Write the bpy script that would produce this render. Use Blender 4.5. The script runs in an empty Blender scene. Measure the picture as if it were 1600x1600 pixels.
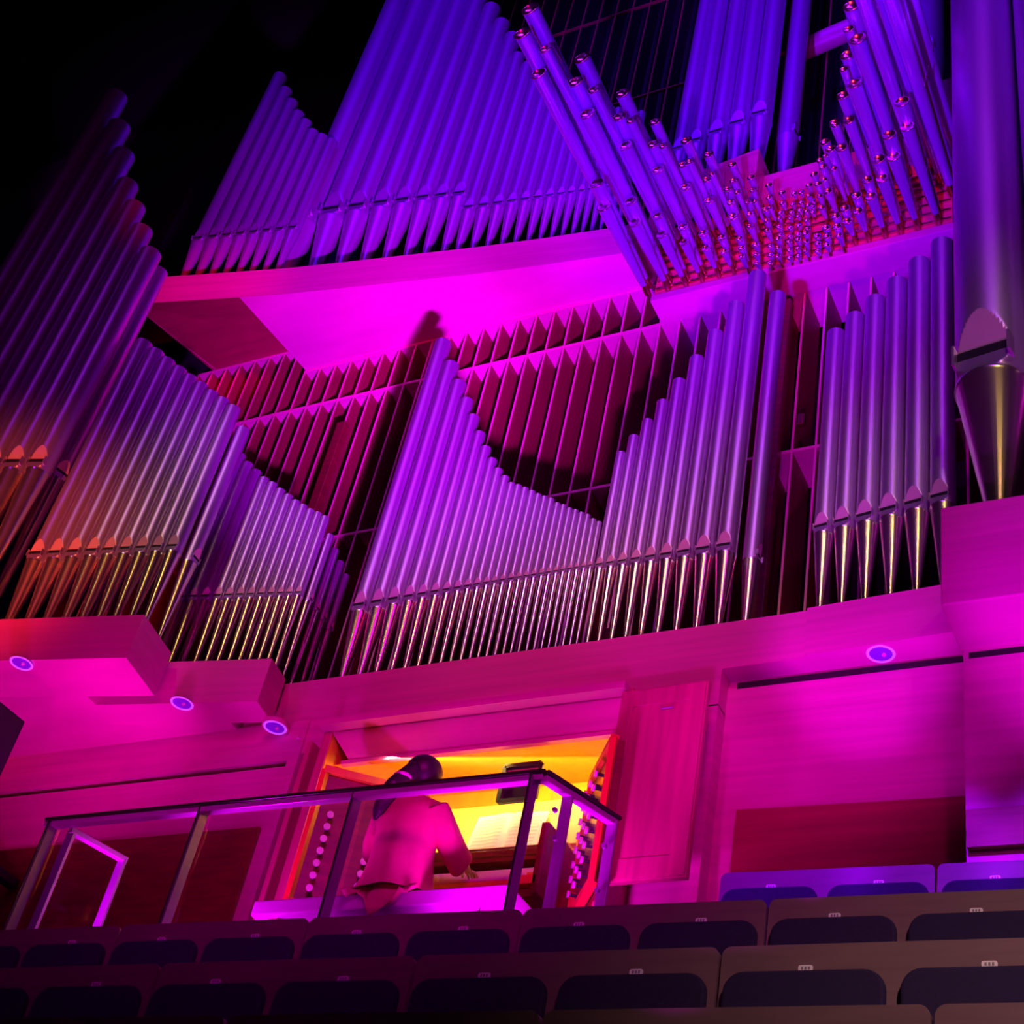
import bpy, bmesh, math, random
from mathutils import Vector, Matrix
random.seed(4)
SC = bpy.context.scene
COL = SC.collection
E = 1.6          # eye height: every height below is given above the viewer's eye

# ------------------------------------------------------------------ camera
cam_data = bpy.data.cameras.new('camera')
cam = bpy.data.objects.new('camera', cam_data)
COL.objects.link(cam)
cam_data.sensor_width = 36
cam_data.lens = 54
cam_data.clip_end = 200
rot = Matrix((([0.8859672, 0.163669, 0.4339061], [0.4288387, -0.645289, -0.6322179], [0.1765204, 0.7462001, -0.6418925])))
cam.matrix_world = Matrix.Translation((0, 0, E)) @ rot.to_4x4()
SC.camera = cam

# ------------------------------------------------------------------ world, lights, exposure
SC.view_settings.view_transform = 'Standard'
SC.view_settings.look = 'None'
SC.view_settings.gamma = 1
SC.view_settings.use_curve_mapping = False
SC.view_settings.exposure = 0.0
W = bpy.data.worlds.new('dark_hall')
SC.world = W
W.use_nodes = True
W.node_tree.nodes['Background'].inputs[0].default_value = (0.10, 0.0, 0.16, 1)
W.node_tree.nodes['Background'].inputs[1].default_value = 0.03

def area(name, loc, target, size, power, color, size_y=None, spread=180):
    d = bpy.data.lights.new(name, 'AREA')
    d.shape = 'RECTANGLE'
    d.size = size; d.size_y = size_y or size
    d.energy = power; d.color = color
    d.spread = math.radians(spread)
    o = bpy.data.objects.new(name, d)
    COL.objects.link(o)
    o.location = (loc[0], loc[1], loc[2] + E)
    v = Vector(target) - Vector(loc)
    o.rotation_euler = v.to_track_quat('-Z', 'Y').to_euler()
    return o

def spot(name, loc, target, power, color, angle, blend=.5, size=.15):
    d = bpy.data.lights.new(name, 'SPOT')
    d.energy = power; d.color = color; d.spot_size = math.radians(angle)
    d.spot_blend = blend; d.shadow_soft_size = size
    o = bpy.data.objects.new(name, d)
    COL.objects.link(o)
    o.location = (loc[0], loc[1], loc[2] + E)
    v = Vector(target) - Vector(loc)
    o.rotation_euler = v.to_track_quat('-Z', 'Y').to_euler()
    return o

# magenta floods standing low in front of the organ: weak ones wash the lower walls, strong narrow ones the high underside
spot('magenta_flood', (-5.0, 3.3, 1.45), (-7.0, 5.0, 6.05), 320, (1.0, 0.0, .6), 56, .5, .1)
spot('magenta_flood', (-1.7, 3.3, 1.45), (-2.4, 7.4, 7.4), 400, (1.0, 0.0, 1.3), 40, .4, .1)
spot('magenta_flood', (.4, 3.3, 1.45), (-.6, 6.8, 7.2), 110, (1.0, 0.0, 1.1), 38, .4, .1)
# uplights between the seat rows, for the undersides only
spot('uplight', (-5.95, 6.16, 3.2), (-5.0, 7.05, 5.1), 85, (1.0, 0.0, 1.15), 95, .6, .08)
spot('uplight', (-3.75, 6.16, 3.2), (-4.2, 7.1, 5.2), 105, (1.0, 0.0, 1.15), 95, .6, .08)
spot('uplight', (-7.0, 6.16, 3.2), (-8.3, 6.4, 5.7), 340, (1.0, 0.0, .85), 64, .9, .12)
spot('uplight', (-6.6, 6.16, 3.2), (-7.2, 6.95, 5.72), 170, (1.0, 0.0, 1.1), 44, .9, .12)
spot('uplight', (-1.9, 5.12, 2.55), (-2.3, 7.3, 5.73), 560, (1.0, 0.0, 1.6), 21, .8, .05)
spot('uplight', (-1.0, 5.12, 2.55), (-.9, 6.75, 5.39), 420, (1.0, 0.0, 1.6), 30, .8, .05)
for x, tx, p in ((-1.2, -8.4, 7200), (-1.4, -7.0, 4800), (-1.6, -5.6, 3000)):
    spot('soffit_flood', (x, 3.2, 1.45), (tx, 8.2, 11.3), p, (1.0, 0.0, 1.9), 21, .9, .1)
spot('chest_flood', (-1.0, 3.2, 1.45), (-3.6, 8.35, 10.9), 1500, (1.0, 0.0, .8), 16, .9, .1)
# violet flood on the trumpets
spot('violet_flood', (-2.0, 0.6, 0.0), (-3.3, 6.9, 11.7), 12500, (0.27, 0.0, 1.5), 25, .6, .2)
# pink and red lights on the front of the case and on the organist
spot('pink_spot', (1.0, -3.0, 7.2), (-4.5, 6.7, 4.4), 9500, (1.0, 0.0, .85), 13, .5, 2.5)
spot('red_fill', (1.0, -6.0, 7.5), (-4.8, 7.35, 5.95), 2600, (1.0, 0.0, .03), 20, .9, 1.0)
spot('pink_spot', (-2.0, -5.0, 6.0), (-2.6, 7.4, 5.1), 1500, (1.0, 0.0, .85), 10, .9, .2)
spot('pink_spot', (-3.0, -5.0, 6.5), (-8.2, 7.0, 5.45), 1000, (1.0, 0.0, .25), 14, 1.0, .2)
spot('red_flood', (4.0, -8.0, 7.0), (-9.5, 7.4, 11.7), 15000, (1.0, 0.0, 0.0), 6, 1.0, .2)
for tx, tz, p, b in ((-7.6, 11.7, 3600, .12), (-6.0, 11.8, 2400, .3)):
    spot('red_flood', (-1.5, -8.0, 7.0), (tx, 7.7, tz), p, (1.0, 0.0, b), 7, 1.0, .2)
spot('red_flood', (0.5, -8.0, 6.0), (-3.1, 8.3, 11.7), 5200, (1.0, 0.02, .02), 10, .9, .2)
spot('red_flood', (-5.0, -3.0, 4.0), (-9.2, 6.2, 6.9), 6500, (1.0, 0.09, 0.02), 18, 1.0, .3)
# blue-violet stage lights high in the hall
spot('violet_bridge', (-3.0, -9, 21), (-6.0, 8, 16.6), 17000, (0.13, 0.0, 1.0), 29, .6, 1.2)
spot('violet_bridge', (3.0, -9, 16), (-1.6, 7.5, 13.6), 8000, (0.13, 0.0, 1.0), 20, .7, 1.0)
for x, tx, tz, p in ((-8, -6.8, 9.2, 1700), (-3.5, -5.2, 9.2, 2400), (1.0, -3.0, 9.2, 2400), (5.0, -1.4, 10.4, 3200)):
    spot('violet_wash', (x, -10, 19.5), (tx, 7.5, tz), p, (0.44, 0.02, 1.0), 18, .7, 1.5)
for x in (-2.5, -1.8, -1.1, -.5):
    spot('seat_light', (x + .3, 3.5, 7.0), (x, 7.05, 3.85), 1900, (0.25, 0.0, 1.0), 13, .5, .1)
spot('warm_seat_fill', (4.5, -4.0, 7.0), (.2, 5.0, 2.2), 4200, (1.0, 0.56, 0.60), 28, 1.0, .4)  # added warm fill on the choir seats, its source unseen
spot('hall_wall_fill', (-12.5, 7.5, 14), (-14, 12, 18), 420, (.7, 0.0, 1.0), 50, 1.0, 1)  # added unseen fill that tints the dark hall wall
# warm balcony lights at the back of the hall
for x, tx in ((-7.0, -7.3), (-3.5, -5.0), (1.0, -3.4), (6.0, -1.4)):
    spot('warm_balcony', (x, -10, 15.0), (tx, 7.5, 6.9), 1900, (1.0, 0.62, 0.10), 7.5, .5, .5)
# console lamp inside the organist's niche
area('console_lamp', (-4.6, 7.30, 5.17), (-4.75, 8.0, 4.5), 1.7, 52, (1.0, 0.60, 0.14), .06)

# ------------------------------------------------------------------ materials
def mat(name, base, rough=.5, metal=0.0, noise=None, coat=0.0, spec=.5, alpha=None):
    m = bpy.data.materials.new(name); m.use_nodes = True
    nt = m.node_tree; b = nt.nodes['Principled BSDF']
    b.inputs['Base Color'].default_value = (*base, 1)
    b.inputs['Roughness'].default_value = rough
    b.inputs['Metallic'].default_value = metal
    b.inputs['Coat Weight'].default_value = coat
    b.inputs['Specular IOR Level'].default_value = spec
    if noise:
        scale, amount, stretch = noise
        tc = nt.nodes.new('ShaderNodeTexCoord'); mp = nt.nodes.new('ShaderNodeMapping')
        mp.inputs['Scale'].default_value = stretch
        nz = nt.nodes.new('ShaderNodeTexNoise'); nz.inputs['Scale'].default_value = scale
        nz.inputs['Detail'].default_value = 5
        rp = nt.nodes.new('ShaderNodeMapRange')
        rp.inputs['From Min'].default_value = .3; rp.inputs['From Max'].default_value = .7
        rp.inputs['To Min'].default_value = 1 - amount; rp.inputs['To Max'].default_value = 1 + amount * .5
        mx = nt.nodes.new('ShaderNodeVectorMath'); mx.operation = 'SCALE'
        mx.inputs[0].default_value = base
        nt.links.new(tc.outputs['Object'], mp.inputs[0]); nt.links.new(mp.outputs[0], nz.inputs['Vector'])
        nt.links.new(nz.outputs[0], rp.inputs[0]); nt.links.new(rp.outputs[0], mx.inputs['Scale'])
        nt.links.new(mx.outputs[0], b.inputs['Base Color'])
    return m

M = {}
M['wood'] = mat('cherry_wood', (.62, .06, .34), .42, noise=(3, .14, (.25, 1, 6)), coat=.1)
M['door'] = mat('cherry_wood_door', (.55, .08, .18), .38, noise=(3, .2, (6, 6, .5)), coat=.15)
M['dado'] = mat('red_brown_wood', (.34, .10, .05), .5, noise=(4, .2, (.4, 1, 6)))
M['niche'] = mat('honey_wood', (.88, .46, .04), .5, noise=(3, .12, (5, 5, .6)))
M['mahogany'] = mat('mahogany', (.22, .045, .02), .35, noise=(4, .3, (1, 1, 6)), coat=.3)
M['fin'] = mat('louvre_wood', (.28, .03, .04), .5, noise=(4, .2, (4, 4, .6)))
M['edge'] = mat('lit_edge_paint', (.95, .55, .42), .45)  # pale colour paints in the light caught by the fin fronts
M['chest'] = mat('red_chest_wood', (.70, .06, .12), .45)
M['post'] = mat('dark_post', (.16, .05, .20), .4)
M['bench'] = mat('bench_wood', (.60, .05, .60), .5)  # base colour carries part of the magenta light on the seat
M['steel_rail'] = mat('satin_rail', (.60, .50, .62), .35, .3)
M['dark'] = mat('dark_backing', (.035, .006, .006), .8, noise=(2, .2, (1, 1, 1)))
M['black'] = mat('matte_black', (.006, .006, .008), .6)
M['hall'] = mat('hall_wall', (.12, .03, .10), .8, noise=(1, .2, (1, 1, 1)))
M['tin'] = mat('polished_tin', (.60, .55, .64), .40, .82, noise=(2.2, .05, (2, 2, .2)))
M['tin_foot'] = mat('tin_foot', (.78, .72, .66), .24, .95)
M['tin_lip_lit'] = mat('tin_lip_lit', (.92, .74, .74), .40, .5)  # paler, pinker tin paints in the warm light the upper lips reflect
M['tin_up'] = mat('upper_tin', (.55, .55, .66), .42, .7, noise=(2.2, .08, (2, 2, .35)))
M['trumpet'] = mat('trumpet_metal', (.55, .52, .80), .25, .7)
M['rim'] = mat('bronze_rim', (.85, .68, .60), .22, 1.0)
M['boot'] = mat('copper_boot', (.55, .22, .14), .3, 1.0)
M['steel'] = mat('brushed_steel', (.40, .34, .48), .45, .4)
M['railtop'] = mat('dark_handrail', (.03, .012, .02), .35)
M['seatwood'] = mat('grey_oak', (.155, .085, .090), .5, noise=(5, .16, (.5, 1, 5)))
M['cushion'] = mat('dark_blue_fabric', (.012, .003, .042), .9, noise=(60, .25, (1, 1, 1)))
M['plate'] = mat('pale_plate', (.75, .70, .68), .35)
M['ink'] = mat('grey_ink', (.2, .18, .18), .5)
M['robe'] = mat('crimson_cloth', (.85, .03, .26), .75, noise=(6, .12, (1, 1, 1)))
M['skin'] = mat('skin', (.62, .34, .24), .55)
M['hair'] = mat('dark_hair', (.035, .018, .03), .45, noise=(30, .3, (3, 3, .3)))
M['paper'] = mat('music_paper', (.86, .84, .74), .7)
M['ivory'] = mat('ivory', (.85, .76, .62), .35)
M['knob'] = mat('knob_face', (.86, .80, .78), .35)
M['lens'] = mat('violet_lens', (.2, .1, .4), .4)
_b = M['lens'].node_tree.nodes['Principled BSDF']; _b.inputs['Emission Color'].default_value = (.05, 0, .7, 1); _b.inputs['Emission Strength'].default_value = .4
M['ring'] = mat('violet_glow_ring', (.5, .3, .7), .3)
_b = M['ring'].node_tree.nodes['Principled BSDF']; _b.inputs['Emission Color'].default_value = (.34, .06, 1, 1); _b.inputs['Emission Strength'].default_value = .9  # trim ring given its own glow in place of violet light on it
M['glassmirror'] = mat('mirror_glass', (.45, .40, .36), .12, .9)
g = bpy.data.materials.new('railing_glass'); g.use_nodes = True
nt = g.node_tree; nt.nodes.clear()
o_ = nt.nodes.new('ShaderNodeOutputMaterial'); tr = nt.nodes.new('ShaderNodeBsdfTransparent')
gl = nt.nodes.new('ShaderNodeBsdfGlossy'); gl.inputs['Roughness'].default_value = .05
tr.inputs[0].default_value = (.93, .93, .95, 1)
mi = nt.nodes.new('ShaderNodeMixShader'); mi.inputs[0].default_value = .05
nt.links.new(tr.outputs[0], mi.inputs[1]); nt.links.new(gl.outputs[0], mi.inputs[2]); nt.links.new(mi.outputs[0], o_.inputs[0])
M['glass'] = g

# ------------------------------------------------------------------ mesh helpers
class MB:
    def __init__(s): s.v = []; s.f = []; s.m = []; s.sm = []
    def add(s, vs, fs, mi=0, smooth=False):
        b = len(s.v); s.v += [tuple(v) for v in vs]
        for f in fs: s.f.append([i + b for i in f]); s.m.append(mi); s.sm.append(smooth)
    def box(s, x0, x1, y0, y1, z0, z1, mi=0):
        s.add([(x, y, z) for z in (z0, z1) for y in (y0, y1) for x in (x0, x1)],
              [(0, 2, 3, 1), (4, 5, 7, 6), (0, 1, 5, 4), (2, 6, 7, 3), (0, 4, 6, 2), (1, 3, 7, 5)], mi)
    def bar(s, a, b, w, h, mi=0, up=(0, 0, 1)):
        a = Vector(a); b = Vector(b); d = (b - a).normalized()
        side = d.cross(Vector(up))
        if side.length < 1e-4: side = d.cross(Vector((1, 0, 0)))
        side.normalize(); u = side.cross(d).normalized()
        vs = []
        for p in (a, b):
            for sx, sz in ((-1, -1), (1, -1), (1, 1), (-1, 1)):
                vs.append(p + side * sx * w / 2 + u * sz * h / 2)
        s.add(vs, [(0, 3, 2, 1), (4, 5, 6, 7), (0, 1, 5, 4), (1, 2, 6, 5), (2, 3, 7, 6), (3, 0, 4, 7)], mi)
    def prism(s, pts, z0, z1, mi=0):
        n = len(pts)
        s.add([(p[0], p[1], z0) for p in pts] + [(p[0], p[1], z1) for p in pts],
              [list(range(n))[::-1], list(range(n, 2 * n))] + [(i, (i + 1) % n, n + (i + 1) % n, n + i) for i in range(n)], mi)
    def tube(s, a, b, r0, r1=None, n=12, mi=0, caps=True):
        r1 = r0 if r1 is None else r1
        a = Vector(a); b = Vector(b); d = (b - a).normalized()
        u = d.orthogonal().normalized(); w = d.cross(u)
        vs = [p + (u * math.cos(2 * math.pi * i / n) + w * math.sin(2 * math.pi * i / n)) * r
              for p, r in ((a, r0), (b, r1)) for i in range(n)]
        s.add(vs, [(i, (i + 1) % n, n + (i + 1) % n, n + i) for i in range(n)], mi, True)
        if caps: s.add(vs, [list(range(n))[::-1], list(range(n, 2 * n))], mi)
    def lathe(s, prof, n=24, mi=0, axis='z', c=(0, 0, 0)):
        vs = []
        for r, z in prof:
            for i in range(n):
                a = 2 * math.pi * i / n
                p = (r * math.cos(a), r * math.sin(a), z)
                if axis == 'y': p = (r * math.cos(a), z, r * math.sin(a))
                vs.append((p[0] + c[0], p[1] + c[1], p[2] + c[2]))
        fs = []
        for k in range(len(prof) - 1):
            for i in range(n):
                j = (i + 1) % n
                q = (k * n + i, k * n + j, (k + 1) * n + j, (k + 1) * n + i)
                fs.append(q if axis == 'z' else q[::-1])
        s.add(vs, fs, mi, True)
    def ball(s, c, r, mi=0, n=12, sq=(1, 1, 1)):
        prof = [(max(1e-4, math.sin(math.pi * k / n)), -math.cos(math.pi * k / n)) for k in range(n + 1)]
        b = len(s.v); s.lathe(prof, n, mi)
        for i in range(b, len(s.v)):
            v = s.v[i]; s.v[i] = (c[0] + v[0] * r * sq[0], c[1] + v[1] * r * sq[1], c[2] + v[2] * r * sq[2])
    def mesh(s, name, mats, lift=0.0, origin=(0, 0, 0)):
        me = bpy.data.meshes.new(name)
        me.from_pydata([(v[0] - origin[0], v[1] - origin[1], v[2] + lift - origin[2]) for v in s.v], [], s.f)
        for m in (mats if isinstance(mats, (list, tuple)) else [mats]): me.materials.append(m)
        me.polygons.foreach_set('material_index', s.m)
        me.polygons.foreach_set('use_smooth', s.sm)
        me.update()
        return me

def link(name, me, parent=None, loc=None, scale=None, rz=None):
    o = bpy.data.objects.new(name, me); COL.objects.link(o)
    if parent is not None: o.parent = parent
    if loc is not None: o.location = loc
    if scale is not None: o.scale = scale
    if rz is not None: o.rotation_euler = (0, 0, rz)
    return o

def thing(name, label, cat, loc=(0, 0, 0), rz=0.0, group=None):
    o = bpy.data.objects.new(name, None); COL.objects.link(o)
    o.empty_display_size = .05
    o.location = (loc[0], loc[1], loc[2] + E); o.rotation_euler = (0, 0, rz)
    o['label'] = label; o['category'] = cat
    if group: o['group'] = group
    return o

def part(name, mb, mats, root, bevel=0.0):
    """mesh given in eye-height coordinates, parented to an unrotated thing"""
    o = link(name, mb.mesh(name, mats, E, tuple(root.location)), root)
    if bevel: bev(o, bevel)
    return o

def lpart(name, mb, mats, root, bevel=0.0):
    o = link(name, mb.mesh(name, mats), root)
    if bevel: bev(o, bevel)
    return o

def single(name, mb, mats, label, cat, group=None, bevel=0.0):
    n = len(mb.v); c = [sum(v[k] for v in mb.v) / n for k in range(3)]
    c[2] = min(v[2] for v in mb.v)
    o = link(name, mb.mesh(name, mats, E, (c[0], c[1], c[2] + E)), None, (c[0], c[1], c[2] + E))
    o['label'] = label; o['category'] = cat
    if group: o['group'] = group
    if bevel: bev(o, bevel)
    return o

def struct(name, mb, mats, bevel=0.0):
    o = link(name, mb.mesh(name, mats, E)); o['kind'] = 'structure'
    if bevel: bev(o, bevel)
    return o

def bev(o, w):
    m = o.modifiers.new('bevel', 'BEVEL'); m.width = w; m.segments = 2; m.limit_method = 'ANGLE'
    m.angle_limit = math.radians(40)

ORD = ['first', 'second', 'third', 'fourth', 'fifth', 'sixth', 'seventh', 'eighth', 'ninth', 'tenth', 'eleventh',
       'twelfth', 'thirteenth', 'fourteenth', 'fifteenth', 'sixteenth', 'seventeenth', 'eighteenth', 'nineteenth',
       'twentieth', 'twenty-first', 'twenty-second', 'twenty-third', 'twenty-fourth', 'twenty-fifth']
def nth(i, n):
    """how to find item i of n along a row"""
    if i == 0: return 'leftmost'
    if i == n - 1: return 'rightmost'
    return ORD[i] + ' from the left' if i <= (n - 1) / 2 else ORD[n - 1 - i] + ' from the right'

# plan positions and heights of the pipes (metres above the eye): x, y, foot, mouth, top, radius, turn
PIPES = {'central_left': [(-6.349, 7.558, 6.1, 6.92, 9.973, 0.078, 0.0),
 (-6.185, 7.554, 6.1, 6.92, 9.628, 0.0743, 0.0),
 (-6.036, 7.548, 6.1, 6.92, 9.34, 0.0684, 0.0),
 (-5.897, 7.541, 6.1, 6.92, 9.081, 0.0612, 0.0),
 (-5.778, 7.535, 6.1, 6.92, 8.846, 0.0551, 0.0),
 (-5.665, 7.531, 6.1, 6.92, 8.617, 0.0511, 0.0),
 (-5.563, 7.527, 6.1, 6.92, 8.422, 0.0469, 0.0),
 (-5.468, 7.523, 6.1, 6.92, 8.261, 0.0427, 0.0),
 (-5.383, 7.52, 6.1, 6.92, 8.127, 0.0402, 0.0),
 (-5.298, 7.518, 6.1, 6.92, 8.022, 0.0385, 0.0),
 (-5.221, 7.515, 6.1, 6.92, 7.93, 0.0347, 0.0),
 (-5.152, 7.513, 6.1, 6.92, 7.893, 0.0326, 0.0),
 (-5.084, 7.513, 6.1, 6.92, 7.848, 0.0327, 0.0),
 (-5.014, 7.512, 6.1, 6.92, 7.797, 0.0322, 0.0),
 (-4.948, 7.51, 6.1, 6.92, 7.749, 0.0305, 0.0),
 (-4.886, 7.509, 6.1, 6.92, 7.709, 0.0292, 0.0),
 (-4.825, 7.51, 6.1, 6.92, 7.675, 0.0296, 0.0),
 (-4.761, 7.509, 6.1, 6.92, 7.613, 0.0293, 0.0),
 (-4.702, 7.508, 6.1, 6.92, 7.58, 0.028, 0.0),
 (-4.643, 7.507, 6.1, 6.92, 7.534, 0.0272, 0.0),
 (-4.587, 7.506, 6.1, 6.92, 7.503, 0.0265, 0.0),
 (-4.532, 7.506, 6.1, 6.92, 7.464, 0.0264, 0.0),
 (-4.476, 7.506, 6.1, 6.92, 7.431, 0.0262, 0.0),
 (-4.421, 7.506, 6.1, 6.92, 7.377, 0.0256, 0.0),
 (-4.369, 7.505, 6.1, 6.92, 7.338, 0.0249, 0.0)], 'central_right': [(-4.296, 7.521, 6.1, 6.92, 8.039, 0.0409, 0.0),
 (-4.21, 7.523, 6.1, 6.92, 8.195, 0.0428, 0.0),
 (-4.116, 7.527, 6.1, 6.92, 8.344, 0.0468, 0.0),
 (-4.013, 7.531, 6.1, 6.92, 8.529, 0.0509, 0.0),
 (-3.902, 7.535, 6.1, 6.92, 8.735, 0.0552, 0.0),
 (-3.781, 7.54, 6.1, 6.92, 8.965, 0.0599, 0.0),
 (-3.649, 7.545, 6.1, 6.92, 9.223, 0.0654, 0.0),
 (-3.506, 7.551, 6.1, 6.92, 9.522, 0.071, 0.0),
 (-3.351, 7.554, 6.1, 6.92, 9.851, 0.0737, 0.0)], 'right': [(-2.644, 7.519, 6.1, 6.92, 8.88, 0.0706, -0.132),
 (-2.496, 7.502, 6.1, 6.92, 8.998, 0.0731, -0.132),
 (-2.338, 7.486, 6.1, 6.92, 9.118, 0.0774, -0.132),
 (-2.172, 7.467, 6.1, 6.92, 9.243, 0.0805, -0.132),
 (-2.001, 7.446, 6.1, 6.92, 9.388, 0.0826, -0.132),
 (-1.827, 7.424, 6.1, 6.92, 9.525, 0.0835, -0.132)], 'lower_left': [(-7.721, 7.037, 6.1, 6.85, 8.424, 0.0526, 0.177),
 (-7.612, 7.056, 6.1, 6.85, 8.308, 0.0522, 0.177),
 (-7.504, 7.075, 6.1, 6.85, 8.21, 0.0516, 0.177),
 (-7.397, 7.092, 6.1, 6.85, 8.114, 0.0495, 0.177),
 (-7.298, 7.107, 6.1, 6.85, 8.048, 0.0473, 0.177),
 (-7.201, 7.123, 6.1, 6.85, 7.969, 0.0457, 0.177),
 (-7.108, 7.138, 6.1, 6.85, 7.898, 0.0439, 0.177),
 (-7.018, 7.152, 6.1, 6.85, 7.827, 0.0417, 0.177),
 (-6.935, 7.164, 6.1, 6.85, 7.773, 0.0392, 0.177),
 (-6.855, 7.177, 6.1, 6.85, 7.718, 0.0377, 0.177),
 (-6.778, 7.19, 6.1, 6.85, 7.679, 0.0365, 0.177),
 (-6.703, 7.203, 6.1, 6.85, 7.632, 0.0362, 0.177)], 'left': [(-8.754, 6.395, 6.1, 6.96, 9.481, 0.0863, 0.171),
 (-8.575, 6.424, 6.1, 6.96, 9.338, 0.0834, 0.171),
 (-8.408, 6.45, 6.1, 6.96, 9.199, 0.0806, 0.171),
 (-8.239, 6.476, 6.1, 6.96, 9.062, 0.0777, 0.171),
 (-8.084, 6.498, 6.1, 6.96, 8.94, 0.0727, 0.171),
 (-7.936, 6.52, 6.1, 6.96, 8.827, 0.0699, 0.171),
 (-7.793, 6.543, 6.1, 6.96, 8.708, 0.0679, 0.171),
 (-7.654, 6.565, 6.1, 6.96, 8.607, 0.0657, 0.171),
 (-7.52, 6.587, 6.1, 6.96, 8.5, 0.0645, 0.171)], 'far_left': [(-10.363, 5.834, 6.1, 7.8, 13.383, 0.1231, 0.245),
 (-10.111, 5.895, 6.1, 7.8, 12.794, 0.1215, 0.245),
 (-9.866, 5.954, 6.1, 7.8, 12.262, 0.1194, 0.245),
 (-9.622, 6.01, 6.1, 7.8, 11.72, 0.1143, 0.245),
 (-9.396, 6.059, 6.1, 7.8, 11.334, 0.1077, 0.245),
 (-9.18, 6.111, 6.1, 7.8, 10.944, 0.1055, 0.245),
 (-8.965, 6.165, 6.1, 7.8, 10.578, 0.1052, 0.245)], 'upper_far_left': [(-10.116, 7.468, 11.9, 12.75, 16.034, 0.0883, 0.182),
 (-9.933, 7.499, 11.9, 12.75, 15.674, 0.0855, 0.182),
 (-9.761, 7.527, 11.9, 12.75, 15.375, 0.0823, 0.182),
 (-9.591, 7.556, 11.9, 12.75, 15.092, 0.0797, 0.182),
 (-9.43, 7.583, 11.9, 12.75, 14.878, 0.0773, 0.182),
 (-9.27, 7.611, 11.9, 12.75, 14.639, 0.0762, 0.182),
 (-9.114, 7.639, 11.9, 12.75, 14.509, 0.0748, 0.182),
 (-8.96, 7.666, 11.9, 12.75, 14.382, 0.0743, 0.182)], 'upper_left': [(-9.048, 7.864, 11.9, 13.2, 20.773, 0.1717, 0.145),
 (-8.689, 7.906, 11.9, 13.186, 19.859, 0.1621, 0.145),
 (-8.369, 7.937, 11.9, 13.171, 19.019, 0.1463, 0.145),
 (-8.075, 7.967, 11.9, 13.157, 18.267, 0.1331, 0.145),
 (-7.811, 7.994, 11.9, 13.143, 17.621, 0.122, 0.145),
 (-7.563, 8.019, 11.9, 13.129, 17.052, 0.1114, 0.145),
 (-7.344, 8.043, 11.9, 13.114, 16.62, 0.1029, 0.145),
 (-7.133, 8.072, 11.9, 13.1, 16.243, 0.1011, 0.145)], 'upper_right': [(-6.957, 8.069, 11.9, 12.8, 15.737, 0.0793, 0.154),
 (-6.792, 8.094, 11.9, 12.8, 15.486, 0.0789, 0.154),
 (-6.628, 8.118, 11.9, 12.8, 15.264, 0.0766, 0.154),
 (-6.473, 8.138, 11.9, 12.8, 15.062, 0.0727, 0.154),
 (-6.325, 8.157, 11.9, 12.8, 14.89, 0.0688, 0.154),
 (-6.185, 8.174, 11.9, 12.8, 14.736, 0.0642, 0.154),
 (-6.056, 8.189, 11.9, 12.8, 14.613, 0.0597, 0.154),
 (-5.935, 8.204, 11.9, 12.8, 14.506, 0.0559, 0.154),
 (-5.822, 8.219, 11.9, 12.8, 14.414, 0.053, 0.154),
 (-5.714, 8.233, 11.9, 12.8, 14.335, 0.0504, 0.154),
 (-5.612, 8.246, 11.9, 12.8, 14.271, 0.0473, 0.154),
 (-5.516, 8.259, 11.9, 12.8, 14.221, 0.0454, 0.154),
 (-5.423, 8.272, 11.9, 12.8, 14.172, 0.0438, 0.154),
 (-5.333, 8.285, 11.9, 12.8, 14.125, 0.0428, 0.154),
 (-5.244, 8.299, 11.9, 12.8, 14.09, 0.0428, 0.154)], 'upper_tower': [(-4.912, 8.69, 12.3, 13.76, 19.234, 0.09, 0.0),
 (-4.723, 8.699, 12.3, 13.82, 19.442, 0.0987, 0.0),
 (-4.497, 8.709, 12.3, 13.88, 19.625, 0.1085, 0.0),
 (-4.266, 8.712, 12.3, 13.94, 19.808, 0.1117, 0.0),
 (-4.026, 8.714, 12.3, 14.0, 19.991, 0.1138, 0.0)]}
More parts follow.
